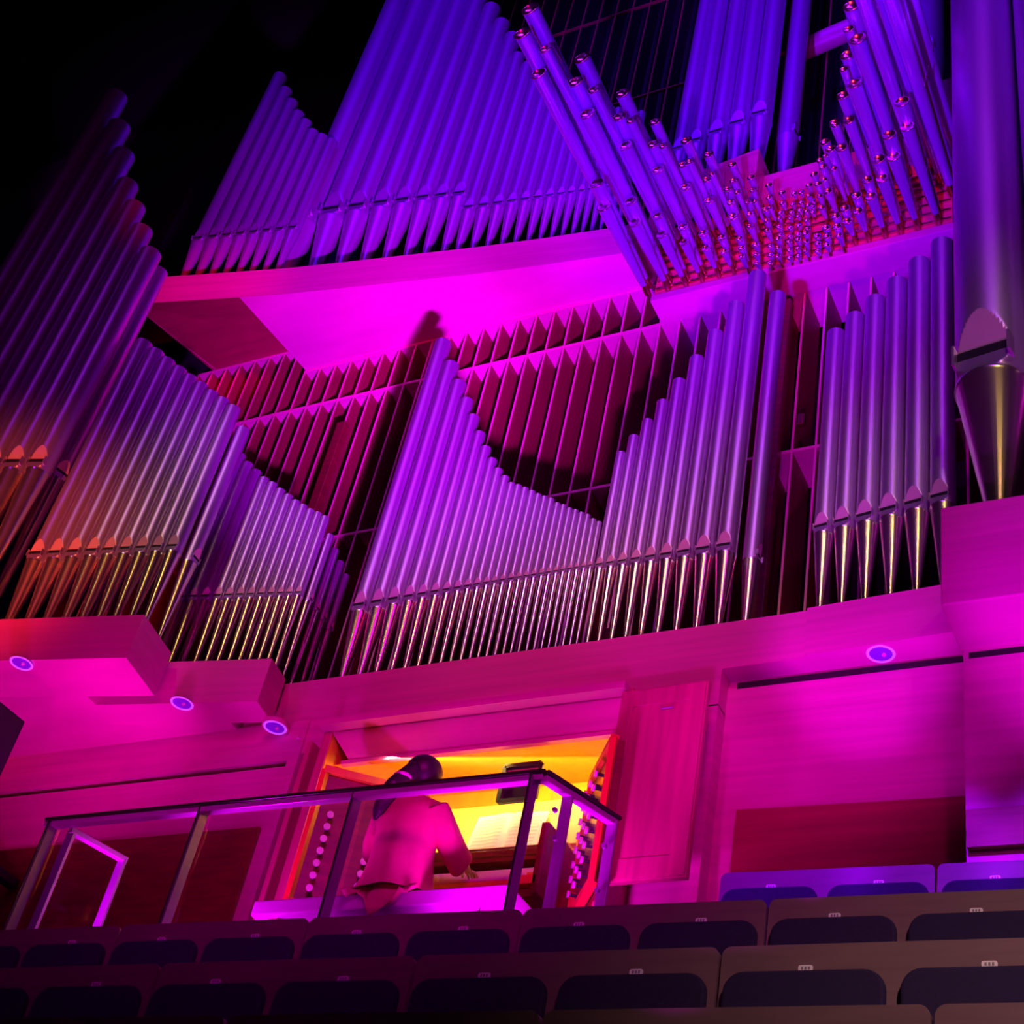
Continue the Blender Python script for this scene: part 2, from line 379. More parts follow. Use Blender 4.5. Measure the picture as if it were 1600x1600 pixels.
TRUMPETS = [('A', -4.891, 5.628, 11.75, 0.0661),
 ('A', -4.659, 6.219, 11.75, 0.0619),
 ('A', -4.46, 6.666, 11.75, 0.0542),
 ('A', -4.295, 7.04, 11.75, 0.0433),
 ('A', -4.098, 7.316, 11.75, 0.0436),
 ('A', -3.959, 7.524, 11.75, 0.0409),
 ('A', -3.793, 7.698, 11.75, 0.0322),
 ('A', -3.68, 7.885, 11.75, 0.0294),
 ('A', -3.553, 8.017, 11.75, 0.0265),
 ('A', -3.464, 8.137, 11.75, 0.0266),
 ('A', -3.361, 8.178, 11.75, 0.0236),
 ('A', -3.295, 8.184, 11.75, 0.0236),
 ('A', -3.206, 8.131, 11.75, 0.0264),
 ('A', -3.126, 8.03, 11.75, 0.0291),
 ('A', -3.026, 7.901, 11.75, 0.0317),
 ('A', -2.93, 7.724, 11.75, 0.0399),
 ('A', -2.792, 7.558, 11.75, 0.0423),
 ('A', -2.639, 7.314, 11.75, 0.0499),
 ('A', -2.49, 6.947, 11.75, 0.0569),
 ('A', -2.33, 6.516, 11.75, 0.0634),
 ('A', -2.106, 6.127, 11.75, 0.0719),
 ('A', -1.878, 5.922, 11.75, 0.0706),
 ('B', -3.793, 7.768, 11.6, 0.0321),
 ('B', -3.663, 7.923, 11.6, 0.0263),
 ('B', -3.545, 8.045, 11.6, 0.0264),
 ('B', -3.45, 8.144, 11.6, 0.0264),
 ('B', -3.366, 8.186, 11.6, 0.0235),
 ('B', -3.288, 8.189, 11.6, 0.0234),
 ('B', -3.199, 8.135, 11.6, 0.0233),
 ('B', -3.183, 8.2, 11.6, 0.0234),
 ('B', -2.931, 7.769, 11.6, 0.0227),
 ('B', -2.754, 7.49, 11.6, 0.0279),
 ('B', -2.533, 6.981, 11.6, 0.0297),
 ('B', -2.386, 6.631, 11.6, 0.037),
 ('B', -1.996, 5.936, 11.6, 0.0603),
 ('C', -4.948, 5.694, 11.5, 0.0656),
 ('C', -4.708, 6.282, 11.5, 0.0586),
 ('C', -4.486, 6.738, 11.5, 0.051),
 ('C', -4.308, 7.104, 11.5, 0.0458),
 ('C', -4.131, 7.395, 11.5, 0.0404),
 ('C', -3.985, 7.612, 11.5, 0.0377),
 ('C', -3.84, 7.772, 11.5, 0.0349),
 ('C', -3.712, 7.964, 11.5, 0.0321),
 ('C', -3.591, 8.094, 11.5, 0.0293),
 ('C', -3.47, 8.171, 11.5, 0.0264),
 ('C', -3.376, 8.2, 11.5, 0.0234),
 ('C', -3.298, 8.2, 11.5, 0.0233),
 ('C', -3.209, 8.165, 11.5, 0.0232),
 ('C', -3.181, 8.2, 11.5, 0.0262),
 ('C', -3.058, 7.969, 11.5, 0.0286),
 ('C', -2.961, 7.805, 11.5, 0.0312),
 ('C', -2.842, 7.645, 11.5, 0.0392),
 ('C', -2.613, 7.411, 11.5, 0.044),
 ('C', -2.466, 7.08, 11.5, 0.0539),
 ('C', -2.322, 6.682, 11.5, 0.0604),
 ('C', -2.032, 6.181, 11.5, 0.0659),
 ('D', -4.791, 5.86, 11.42, 0.0464),
 ('D', -4.561, 6.367, 11.42, 0.0444),
 ('D', -4.368, 6.763, 11.42, 0.0366),
 ('D', -4.199, 7.102, 11.42, 0.0313),
 ('D', -4.031, 7.331, 11.42, 0.0286),
 ('D', -3.889, 7.523, 11.42, 0.0258),
 ('D', -3.744, 7.778, 11.42, 0.0231),
 ('D', -3.624, 7.921, 11.42, 0.0203),
 ('D', -3.521, 8.03, 11.42, 0.0203),
 ('D', -3.478, 8.173, 11.42, 0.0204),
 ('D', -3.383, 8.2, 11.42, 0.0204),
 ('D', -3.31, 8.2, 11.42, 0.0204),
 ('D', -3.224, 8.171, 11.42, 0.0203),
 ('D', -3.172, 8.2, 11.42, 0.0232),
 ('D', -3.06, 8.045, 11.42, 0.0258),
 ('D', -2.97, 7.885, 11.42, 0.0255),
 ('D', -2.857, 7.8, 11.42, 0.0281),
 ('D', -2.731, 7.609, 11.42, 0.0444),
 ('D', -1.921, 5.973, 11.42, 0.0597),
 ('E', -4.889, 5.982, 11.28, 0.0602),
 ('E', -4.653, 6.489, 11.28, 0.0585),
 ('E', -4.461, 6.903, 11.28, 0.0508),
 ('E', -4.283, 7.234, 11.28, 0.0456),
 ('E', -4.117, 7.486, 11.28, 0.043),
 ('E', -3.967, 7.691, 11.28, 0.0403),
 ('E', -3.79, 7.771, 11.28, 0.0345),
 ('E', -3.669, 7.944, 11.28, 0.0318),
 ('E', -3.551, 8.058, 11.28, 0.026),
 ('E', -3.465, 8.161, 11.28, 0.0261),
 ('E', -3.376, 8.2, 11.28, 0.0232),
 ('E', -3.294, 8.2, 11.28, 0.0231),
 ('E', -3.21, 8.168, 11.28, 0.023),
 ('E', -3.044, 8.072, 11.28, 0.0285),
 ('E', -2.938, 7.916, 11.28, 0.0338),
 ('E', -2.141, 6.137, 11.28, 0.0552),
 ('E', -1.943, 5.956, 11.28, 0.0642),
 ('F', -3.782, 7.833, 11.15, 0.0401),
 ('F', -3.671, 7.981, 11.15, 0.0316),
 ('F', -3.541, 8.075, 11.15, 0.0259),
 ('F', -3.443, 8.159, 11.15, 0.0259),
 ('F', -3.369, 8.2, 11.15, 0.023),
 ('F', -3.292, 8.2, 11.15, 0.023),
 ('F', -3.195, 8.163, 11.15, 0.0228),
 ('G', -4.747, 7.025, 11.02, 0.0537),
 ('G', -4.542, 7.304, 11.02, 0.0484),
 ('G', -4.368, 7.531, 11.02, 0.0429),
 ('G', -4.199, 7.712, 11.02, 0.0402),
 ('G', -4.05, 7.835, 11.02, 0.0373),
 ('G', -3.909, 7.933, 11.02, 0.0345),
 ('G', -3.762, 7.995, 11.02, 0.0315),
 ('G', -3.648, 8.1, 11.02, 0.0287),
 ('G', -3.528, 8.153, 11.02, 0.0258),
 ('G', -3.438, 8.098, 11.02, 0.0257),
 ('G', -3.358, 8.161, 11.02, 0.0228),
 ('G', -3.274, 8.158, 11.02, 0.0256),
 ('G', -3.189, 8.11, 11.02, 0.0255),
 ('G', -3.102, 8.168, 11.02, 0.0311),
 ('G', -3.001, 8.103, 11.02, 0.0337),
 ('G', -2.886, 8.009, 11.02, 0.0363),
 ('G', -2.79, 7.953, 11.02, 0.0361),
 ('G', -2.659, 7.853, 11.02, 0.0385),
 ('G', -2.526, 7.721, 11.02, 0.0408),
 ('G', -2.379, 7.549, 11.02, 0.0483),
 ('G', -2.236, 7.343, 11.02, 0.0502),
 ('G', -2.055, 7.068, 11.02, 0.0518),
 ('H', -4.751, 7.215, 10.92, 0.054),
 ('H', -4.552, 7.465, 10.92, 0.0485),
 ('H', -4.372, 7.665, 10.92, 0.043),
 ('H', -4.212, 7.807, 10.92, 0.0373),
 ('H', -4.049, 7.927, 10.92, 0.0344),
 ('H', -3.906, 8.017, 10.92, 0.0316),
 ('H', -3.745, 8.023, 10.92, 0.0286),
 ('H', -3.644, 8.13, 10.92, 0.0257),
 ('H', -3.528, 8.175, 10.92, 0.0257),
 ('H', -3.438, 8.12, 10.92, 0.0227),
 ('H', -3.349, 8.17, 10.92, 0.0227),
 ('H', -3.275, 8.179, 10.92, 0.0227),
 ('H', -3.188, 8.124, 10.92, 0.0225),
 ('H', -3.094, 8.176, 10.92, 0.0282),
 ('H', -2.995, 8.119, 10.92, 0.0308),
 ('H', -2.881, 8.045, 10.92, 0.0334),
 ('H', -2.783, 8.018, 10.92, 0.036),
 ('H', -2.665, 7.941, 10.92, 0.0385),
 ('H', -2.52, 7.826, 10.92, 0.0435),
 ('H', -2.385, 7.676, 10.92, 0.0457),
 ('H', -2.238, 7.494, 10.92, 0.0477),
 ('H', -2.06, 7.245, 10.92, 0.0494),
 ('I', -3.748, 8.052, 10.84, 0.0256),
 ('I', -3.643, 8.162, 10.84, 0.0257),
 ('I', -3.532, 8.2, 10.84, 0.0228),
 ('I', -3.442, 8.148, 10.84, 0.0227),
 ('I', -3.351, 8.192, 10.84, 0.0227),
 ('I', -3.274, 8.2, 10.84, 0.0226),
 ('I', -3.194, 8.159, 10.84, 0.0225),
 ('I', -3.096, 8.197, 10.84, 0.0253),
 ('I', -3.002, 8.153, 10.84, 0.0279),
 ('I', -2.873, 8.084, 10.84, 0.0277)]

# ------------------------------------------------------------------ room
mb = MB(); mb.box(-18, 8, -16, 12.5, -1.75, -1.6); struct('floor', mb, M['dark'])
mb = MB()
for y0, y1, z in ((3.3, 4.15, .95), (4.15, 5.05, 1.55), (5.05, 6.0, 2.35), (6.0, 7.0, 3.1)):
    mb.box(-12 if z < 3 else -7.3, 3.5, y0, y1, -1.6, z)
o = struct('floor', mb, M['dark'])
# left and right walls below the organ
mb = MB(); mb.box(-12.5, -6.33, 7.33, 7.6, -1.6, 5.34); mb.box(-12.5, -6.42, 7.33, 7.6, 5.39, 5.73); mb.box(-6.42, -6.33, 7.33, 7.6, 5.34, 5.73)
mb.box(-6.34, -3.2, 7.35, 7.6, 5.45, 5.73); mb.box(-3.64, -3.2, 7.35, 7.6, 3.1, 5.46)
mb.box(-12.5, -6.42, 7.42, 7.6, 5.33, 5.40, 1)  # back of the slot coloured black for the shade inside it
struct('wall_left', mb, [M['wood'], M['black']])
mb = MB(); mb.box(-3.2, -1.6, 7.48, 7.7, -1.6, 5.675); mb.box(-3.14, -1.7, 7.477, 7.49, 5.655, 5.70, 1); mb.box(-3.2, -1.6, 7.5, 7.7, 5.6, 5.73, 0)  # flush black strip paints in the shade of the gap under the soffit
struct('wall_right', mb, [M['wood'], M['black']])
mb = MB(); mb.box(-1.62, 3.5, 7.02, 7.3, -1.6, 5.39); mb.box(-1.59, 3.5, 7.017, 7.03, 5.325, 5.365, 1)  # black strip on the bay face stands in for the gap's shade
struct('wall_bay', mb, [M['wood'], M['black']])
mb = MB(); mb.add([(-3.05, 7.478, 4.73), (-1.625, 7.478, 4.70), (-3.05, 7.42, 3.9), (-1.625, 7.42, 3.9), (-3.05, 7.44, 4.745), (-1.625, 7.44, 4.705)],
    [(0, 1, 5, 4), (4, 5, 3, 2)], 0)
mb.add([(-3.05, 7.479, 3.9), (-1.625, 7.479, 3.9), (-3.05, 7.478, 4.73), (-1.625, 7.478, 4.70)], [(0, 2, 3, 1)], 0)
struct('trim_1', mb, M['dado'])
mb = MB(); mb.box(-12.4, -6.45, 7.30, 7.329, 3.1, 4.84); struct('trim_3', mb, M['mahogany'])
mb = MB(); mb.box(-1.61, 3.4, 6.98, 7.018, 4.12, 4.34); struct('trim_2', mb, M['dado'])
# dark hall walls far behind the organ
mb = MB(); mb.box(-24, 8, 12.0, 12.3, -1.6, 26); struct('wall_back', mb, M['hall'])
mb = MB(); mb.box(-24, 8, 5.0, 12.2, 25.5, 26); struct('ceiling', mb, M['black'])

# ------------------------------------------------------------------ organ case, lower shelf
def shelf_thing(name, label, pts, z0, z1, back, m=M['wood'], lip=True):
    """pts: front edge in plan, left to right; the shelf runs back to y = back"""
    t = thing(name, label, 'organ case shelf', (pts[0][0], pts[0][1], z0))
    mb = MB(); mb.prism(list(pts) + [(pts[-1][0], back), (pts[0][0], back)], z0, z1)
    part('fascia_board', mb, m, t)
    return t
shelf_thing('organ_shelf', 'long wooden organ shelf carrying the central pipes above the organist', [(-6.95, 7.35), (-3.2, 7.35), (-2.66, 7.345), (-2.655, 7.32), (-1.64, 7.27)], 5.73, 6.10, 9.2)
mb = MB(); mb.prism([(-12.4, 5.92), (-7.94, 6.715), (-7.94, 7.095), (-6.98, 7.245), (-6.98, 9.2), (-12.4, 9.2)], 5.722, 6.10)
single('organ_shelf', mb, M['wood'], 'recessed back part of the wooden shelf behind the two left box shelves', 'organ case shelf')
def wing_box(name, label, p0, p1, depth, z0, z1):
    p0 = Vector(p0); p1 = Vector(p1); d = (p1 - p0).normalized(); n = Vector((-d.y, d.x))
    t = thing(name, label, 'organ case shelf', (p1.x, p1.y, z0))
    mb = MB(); q1 = p1 + n * depth; q0 = p0 + n * depth
    mb.prism([p0, p1, q1, q0], z0, z1)
    part('box_shell', mb, M['wood'], t)
    return t
wing_box('organ_shelf', 'wooden box shelf under the lower left pipes with a ceiling light beneath', (-7.95, 6.825), (-6.604, 7.04), .26, 5.72, 6.10)
wing_box('organ_shelf', 'wooden box shelf at the left edge below the tall reddish pipes', (-10.6, 5.77), (-7.29, 6.355), .46, 5.715, 6.10)
t = thing('organ_shelf', 'deep wooden box shelf at the right edge below the giant pipe', 'organ case shelf', (-1.64, 6.6, 5.39))
mb = MB(); mb.box(-1.64, 3.0, 6.6, 8.8, 5.39, 6.10); part('box_shell', mb, M['wood'], t, .01)
# floor boards and dark backing behind the feet
mb = MB(); mb.box(-11.5, 3.0, 9.25, 9.4, 5.73, 12.2); struct('wall_backing', mb, M['dark'])

# upper shelf with curved front
UF = [(-10.35, 7.20), (-10.17, 7.24), (-9.42, 7.41), (-8.69, 7.57), (-7.62, 7.76), (-6.58, 7.94), (-5.9, 8.04), (-5.35, 8.11), (-4.9, 8.17)]
t = thing('organ_shelf', 'long curved upper shelf of the organ glowing magenta and red', 'organ case shelf', (-8, 7.6, 11.47))
mb = MB()
n = len(UF)
mb.add([(x, y, 11.47) for x, y in UF] + [(x, y, 11.90) for x, y in UF], [(i, i + 1, n + i + 1, n + i) for i in range(n - 1)])
mb.add([(x, y, 11.90) for x, y in UF] + [(x, 9.6, 11.90) for x, y in UF], [(i, i + 1, n + i + 1, n + i) for i in range(n - 1)])
mb.add([(-10.35, 7.20, 11.47), (-10.35, 7.2, 11.9), (-10.35, 8.6, 11.9), (-10.35, 8.6, 11.88)], [(0, 1, 2, 3)])
mb.add([(-4.9, 8.17, 11.47), (-4.9, 8.17, 11.9), (-4.9, 9.6, 11.9), (-4.9, 9.6, 11.47)], [(3, 2, 1, 0)])
part('fascia_board', mb, M['wood'], t)
mb = MB()
R = [p for p in UF if p[0] > -8.8]; k = len(R)
xs = [(-9.12, 7.475)] + R
k = len(xs)
mb.add([(x, y, 11.47) for x, y in xs] + [(x if i else -8.98, 8.6, 11.47) for i, (x, y) in enumerate(xs)], [(i, k + i, k + i + 1, i + 1) for i in range(k - 1)])
mb.add([(-9.12, 7.475, 11.47), (-8.98, 8.6, 11.47), (-8.98, 8.6, 11.9), (-9.12, 7.475, 11.52)], [(0, 3, 2, 1)])
part('soffit_panel', mb, M['wood'], t)
mb = MB()
mb.add([(-10.35, 7.20, 11.47), (-9.12, 7.475, 11.47), (-8.98, 8.6, 11.89), (-10.40, 8.6, 11.89)], [(0, 3, 2, 1)])
part('soffit_panel', mb, M['dado'], t)['label'] = 'dark red sloping end panel of the underside'

# ------------------------------------------------------------------ louvred grille behind the pipes
t = thing('louvre_grille', 'wooden louvre grille of upright fins behind the central pipes', 'grille', (-6, 8.6, 6.10))
x = -11.2; fins = []
while x < -1.7:
    fins.append(x); x += .2015
def fin_top(x): return 11.88 if x < -8.98 else (11.46 if x < -4.85 else 11.3)
for i, x in enumerate(fins):
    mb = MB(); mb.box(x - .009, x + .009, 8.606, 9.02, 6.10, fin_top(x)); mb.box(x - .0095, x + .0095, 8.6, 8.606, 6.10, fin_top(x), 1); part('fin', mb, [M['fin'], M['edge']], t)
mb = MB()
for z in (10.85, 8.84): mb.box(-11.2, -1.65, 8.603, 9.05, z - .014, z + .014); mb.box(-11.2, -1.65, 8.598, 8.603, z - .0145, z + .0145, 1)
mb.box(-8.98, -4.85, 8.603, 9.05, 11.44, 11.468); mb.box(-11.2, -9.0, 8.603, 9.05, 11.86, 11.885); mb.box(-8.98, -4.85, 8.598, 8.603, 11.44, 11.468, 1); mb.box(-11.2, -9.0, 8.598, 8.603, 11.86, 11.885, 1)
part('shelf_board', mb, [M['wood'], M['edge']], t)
for x, z0, z1, yy, wl in ((-3.46, 6.1, 10.6, 8.5, 'in the bay between the central and right pipes'), (-8.08, 6.1, 10.3, 8.5, 'above the lower left group'), (-7.0, 6.1, 7.2, 8.4, 'low behind the first central pipe feet'), (-2.9, 6.1, 7.9, 8.35, 'low behind the right group'), (-4.6, 6.1, 7.0, 8.35, 'low behind the dip of the central pipes')):
    mb = MB(); mb.box(x - .05, x + .05, yy - .05, yy + .05, z0, z1)
    single('wooden_pipe', mb, M['mahogany'], 'square reddish wooden pipe standing ' + wl, 'organ pipe', 'wooden pipes inside the case', .005)
for x, z, wl in ((-4.04, 10.50, 'left one under the trumpets'), (-3.84, 10.55, 'right one under the trumpets'), (-3.27, 9.15, 'low one beside the right pipes')):
    mb = MB(); mb.box(x - .03, x + .03, 8.56, 8.60, z - .06, z + .06)
    mb.box(x - .012, x + .012, 8.545, 8.56, z - .05, z + .05)
    single('hinge_block', mb, M['boot'], 'small brass bracket fixed to a louvre fin, ' + wl, 'bracket', 'brass brackets on the grille')
# dim upper grille
t = thing('louvre_grille', 'dark upper grille of thin fins behind the top pipes', 'grille', (-6, 9.6, 12.2))
x = -8.9
mb = MB()
while x < -2.0:
    mb = MB(); mb.box(x - .01, x + .01, 9.604, 9.85, 12.2, 21.5); mb.box(x - .01, x + .01, 9.6, 9.604, 12.2, 21.5, 1); part('fin', mb, [M['black'], M['fin']], t); x += .26
for z in (12.6, 16.7, 19.0):
    mb = MB(); mb.box(-8.9, -2.0, 9.595, 9.63, z, z + .02); part('rail', mb, M['fin'], t)
mb = MB(); mb.box(-9.0, -1.5, 10.1, 10.2, 11.9, 22); struct('wall_backing', mb, M['black'])
mb = MB(); mb.tube((-4.05, 9.45, 16.35), (-3.2, 9.45, 16.55), .13, n=16)
single('cross_rail', mb, M['wood'], 'horizontal violet-lit rail between the upper tower and the trumpet pipes', 'rail')
# dark side panels of the upper case
mb = MB(); mb.add([(-11.25, 8.2, 11.9), (-10.45, 8.2, 11.9), (-11.35, 8.2, 16.1), (-11.9, 8.2, 15.2)], [(0, 1, 2, 3)])
mb.add([(-11.25, 8.4, 11.9), (-10.45, 8.4, 11.9), (-11.35, 8.4, 16.1), (-11.9, 8.4, 15.2)], [(3, 2, 1, 0)])
mb = MB(); mb.box(-11.95, -10.6, 8.3, 9.2, 11.47, 15.9)
single('case_panel', mb, M['black'], 'tall black case panel at the far left end of the upper pipes', 'case panel')
mb = MB(); mb.box(-11.3, -9.4, 9.45, 9.9, 12.25, 18.4)
single('case_panel', mb, M['black'], 'black case panel between the two groups of upper left pipes', 'case panel')

# ------------------------------------------------------------------ facade pipes
def body_mesh():
    mb = MB(); mb.lathe([(1, 0), (1, .5), (1, 1), (.94, 1.0), (.94, .97), (.94, .6)], 32); return mb.mesh('body', M['tin'])
def foot_mesh():
    mb = MB(); mb.lathe([(.0, 0), (.13, 0), (.16, .02), (.99, .985), (1.035, .99), (1.035, 1.0), (.9, 1.0)], 32); return mb.mesh('foot', M['tin_foot'])
def mouth_mesh(big=False):
    """unit-radius pipe section: flattened lower lip, dark slot and pointed upper lip, facing -y"""
    H = 3.0; NZ = 60; NA = 72
    def w(z):
        if z < .25: return .74 * max(0, z / .25) ** .5
        if z < 1.08: return .74
        t = (z - 1.08) / 1.25
        return .74 * math.sqrt(max(0.0, 1 - t * t)) * (1 - .25 * t) if t < 1 else 0.0
    mb = MB(); vs = []; fs = {0: [], 1: [], 2: []}
    for k in range(NZ + 1):
        z = H * k / NZ
        for i in range(NA):
            a = 2 * math.pi * i / NA
            x, y = math.sin(a), -math.cos(a)
            ww = w(z)
            if y < 0 and abs(x) < ww:
                f = -math.sqrt(1 - ww * ww)
                if z < 1.08 and z > .05: f = -.92 + .14 * min(1, z / .7)
                if .70 < z < 1.06: f = -.76
                y = f
            vs.append((x, y, z))
    for k in range(NZ):
        for i in range(NA):
            j = (i + 1) % NA
            z = H * (k + .5) / NZ; a = 2 * math.pi * (i + .5) / NA
            x, y = math.sin(a), -math.cos(a)
            mi = 0
            if y < 0 and abs(x) < w(z):
                mi = 1 if (.70 < z < 1.08) else (2 if z >= 1.08 else 0)
            fs[mi].append((k * NA + i, k * NA + j, (k + 1) * NA + j, (k + 1) * NA + i))
    b = 0
    mb.add(vs, fs[0], 0, True)
    for mi in (1, 2):
        for f in fs[mi]: mb.f.append(list(f)); mb.m.append(mi); mb.sm.append(mi == 1)
    for sx in (-1, 1):                       # ears
        x0, x1 = sorted((sx * .72, sx * .80)); mb.box(x0, x1, -.98, -.55, .45, 1.18)
    return mb.mesh('mouth', [M['tin'], M['black'], M['tin_lip_lit']])
BODY, FOOT, MOUTH = body_mesh(), foot_mesh(), mouth_mesh()
MOUTH_UP = MOUTH.copy(); MOUTH_UP.materials[0] = M['tin_up']; MOUTH_UP.materials[2] = M['tin_up']
BODY_UP = BODY.copy(); BODY_UP.materials[0] = M['tin_up']
FOOT_UP = FOOT.copy(); FOOT_UP.materials[0] = M['tin_up']

def pipe(x, y, zf, zm, zt, r, ang, label, group, upper=False):
    zm -= .88 * r
    t = thing('organ_pipe', label, 'organ pipe', (x, y, zf), ang, group)
    link('foot', FOOT_UP if upper else FOOT, t, (0, 0, 0), (r, r, zm - zf))
    link('mouth', MOUTH_UP if upper else MOUTH, t, (0, 0, zm - zf), (r, r, r))
    link('body', BODY_UP if upper else BODY, t, (0, 0, zm - zf + 3.0 * r), (r, r, zt - zm - 3.0 * r))
    return t
WHERE = {
 'central_left': 'descending pipe of the central curve above the organist',
 'central_right': 'rising pipe right of the dip above the organist',
 'right': 'pipe in the right group beside the giant pipe',
 'lower_left': 'pipe in the sloping group left of the central curve',
 'left': 'reddish-lit pipe in the second group at the left edge',
 'far_left': 'very tall pipe fading into darkness at the far left',
 'upper_far_left': 'dim blue pipe in the small group at the upper left end',
 'upper_left': 'large blue-violet pipe on the upper shelf',
 'upper_right': 'slim violet pipe on the upper shelf left of the trumpets',
 'upper_tower': 'tall blue pipe in the upper tower behind the trumpets'}
for key, rows in PIPES.items():
    up = key.startswith('upper')
    for i, (x, y, zf, zm, zt, r, ang) in enumerate(rows):
        pipe(x, y, zf, zm, zt, r, ang, '%s %s' % (nth(i, len(rows)), WHERE[key]), key.replace('_', ' ') + ' pipes', up)
# pipes seen from the side at the ends of the groups
side = [(-7.46, 6.72, 6.1, 6.96, 8.36, .062, 1.6, 'dark violet end pipe with its mouth turned to the right, beside the left group'),
        (-9.02, 6.38, 6.1, 7.92, 10.58, .085, 1.3, 'end pipe turned to the right behind the far left group'),
        (-6.665, 7.28, 6.1, 6.85, 7.50, .034, 1.57, 'front pipe of the row turning the corner of the lower left group'),
        (-6.675, 7.40, 6.1, 6.85, 7.45, .034, 1.57, 'second pipe of the row turning the corner of the lower left group'),
        (-6.685, 7.52, 6.1, 6.85, 7.42, .034, 1.57, 'third pipe of the row turning the corner of the lower left group'),
        (-6.695, 7.64, 6.1, 6.85, 7.38, .034, 1.57, 'fourth pipe of the row turning the corner of the lower left group'),
        (-3.22, 7.70, 6.1, 6.95, 9.72, .066, 1.57, 'end pipe with curled side mouth beside the tallest central pipe'),
        (-3.80, 8.93, 12.43, 13.9, 20.0, .11, 1.57, 'narrow end pipe with side mouth right of the upper tower'),
        (-2.38, 9.02, 12.43, 14.7, 21.0, .19, -.1, 'big dark pipe behind the trumpets near the top right'),
        (-1.395, 6.99, 6.1, 7.58, 16.0, .237, -.14, 'giant shiny pipe at the right edge with a wide open mouth'),
        (-.895, 6.97, 6.1, 7.60, 16.0, .237, -.14, 'giant pipe cut off by the right edge of the photo')]
for x, y, zf, zm, zt, r, ang, lab in side:
    pipe(x, y, zf, zm, zt, r, ang, lab, None, zf > 10)

# ------------------------------------------------------------------ horizontal trumpet pipes
YB = 8.30
t = thing('trumpet_chest', 'red-lit wooden wind chest holding the horizontal trumpet pipes', 'wind chest', (-3.4, YB, 10.83))
mb = MB(); mb.box(-4.70, -1.95, YB, 8.59, 10.90, 11.88); part('front_board', mb, M['chest'], t, .006)
mb = MB(); mb.box(-4.72, -1.93, YB - .015, 8.59, 10.81, 10.90); part('bottom_board', mb, M['wood'], t, .006)
mb = MB()
for k, z in enumerate((10.97, 11.09, 11.22, 11.35, 11.46, 11.55, 11.66)): mb.box(-4.68, -1.96, YB - .02, YB - .002, z - .012, z + .012)
part('rack_strip', mb, M['boot'], t)
mb = MB(); mb.add([(-4.9, 8.28, 11.85), (-3.76, 8.16, 11.85), (-3.76, 8.16, 12.6), (-4.9, 8.28, 12.6), (-3.76, 8.6, 11.85), (-3.76, 8.6, 12.6), (-4.9, 8.6, 11.85), (-4.9, 8.6, 12.6)],
    [(0, 1, 2, 3), (1, 4, 5, 2), (3, 2, 5, 7), (0, 3, 7, 6)]); part('upper_panel', mb, M['wood'], t)
mb = MB(); mb.box(-3.76, -1.9, 8.36, 8.8, 11.87, 12.42); part('upper_panel', mb, M['wood'], t)
mb = MB(); mb.box(-2.3, -1.9, 8.3, 8.8, 12.42, 13.1); part('upper_panel', mb, M['wood'], t)
mb = MB(); mb.lathe([(.5, 0), (.86, -.6), (1.0, -1.0), (.95, -1.0), (.72, -.55)][::1], 20, axis='y'); TRES = mb.mesh('resonator', M['trumpet'])
mb = MB(); mb.lathe([(.97, .35), (1.07, .3), (1.1, 0), (1.02, -.1), (.92, 0), (.90, .6), (.0, .9)], 20, axis='y'); TRIM = mb.mesh('bell_rim', M['rim'])
mb = MB(); mb.lathe([(.30, -.10), (.42, -.16), (.5, -.02), (.5, 0.0)], 14, axis='y')
mb.lathe([(1, -.06), (1, -.02), (.8, 0)], 14, axis='y'); TBOOT = None
BT = MB(); BT.lathe([(.001, -.17), (.55, -.165), (.8, -.15), (.55, -.12), (1.0, -.07), (1.0, 0)], 14, axis='y'); TBOOT = BT.mesh('boot', M['boot'])
BW = MB(); BW.tube((0, 0, 0), (.03, -.09, .015), .003, n=6); TWIRE = BW.mesh('tuning_wire', M['rim'])
ROWLAB = {'A': 'top', 'B': 'second', 'C': 'third', 'D': 'fourth', 'E': 'fifth', 'F': 'sixth', 'G': 'seventh', 'H': 'eighth', 'I': 'bottom'}
from collections import defaultdict
byrow = defaultdict(list)
for row in TRUMPETS: byrow[row[0]].append(row)
for rk, lst in byrow.items():
    lst.sort(key=lambda q: q[1])
    for i, (k, x, y, z, R) in enumerate(lst):
        R *= 1.15
        t = thing('trumpet_pipe', 'horizontal trumpet pipe, %s in the %s row of the fan' % (nth(i, len(lst)), ROWLAB[k]), 'trumpet pipe', (x, YB - .02, z), 0, ROWLAB[k] + ' row of trumpet pipes')
        L = (YB - .02) - y
        link('resonator', TRES, t, (0, -min(.12, L * .4), 0), (R, L - min(.12, L * .4), R))
        link('bell_rim', TRIM, t, (0, -L, 0), (R, R * .5, R))
        link('boot', TBOOT, t, (0, 0, 0), (max(R * .5, .014), 1 if L > .3 else L * 2.5, max(R * .5, .014)))
        if L > .25: link('tuning_wire', TWIRE, t, (R * .5, -L * .45 - .05, -R * .35), (1.6, 1.4, 1.4))

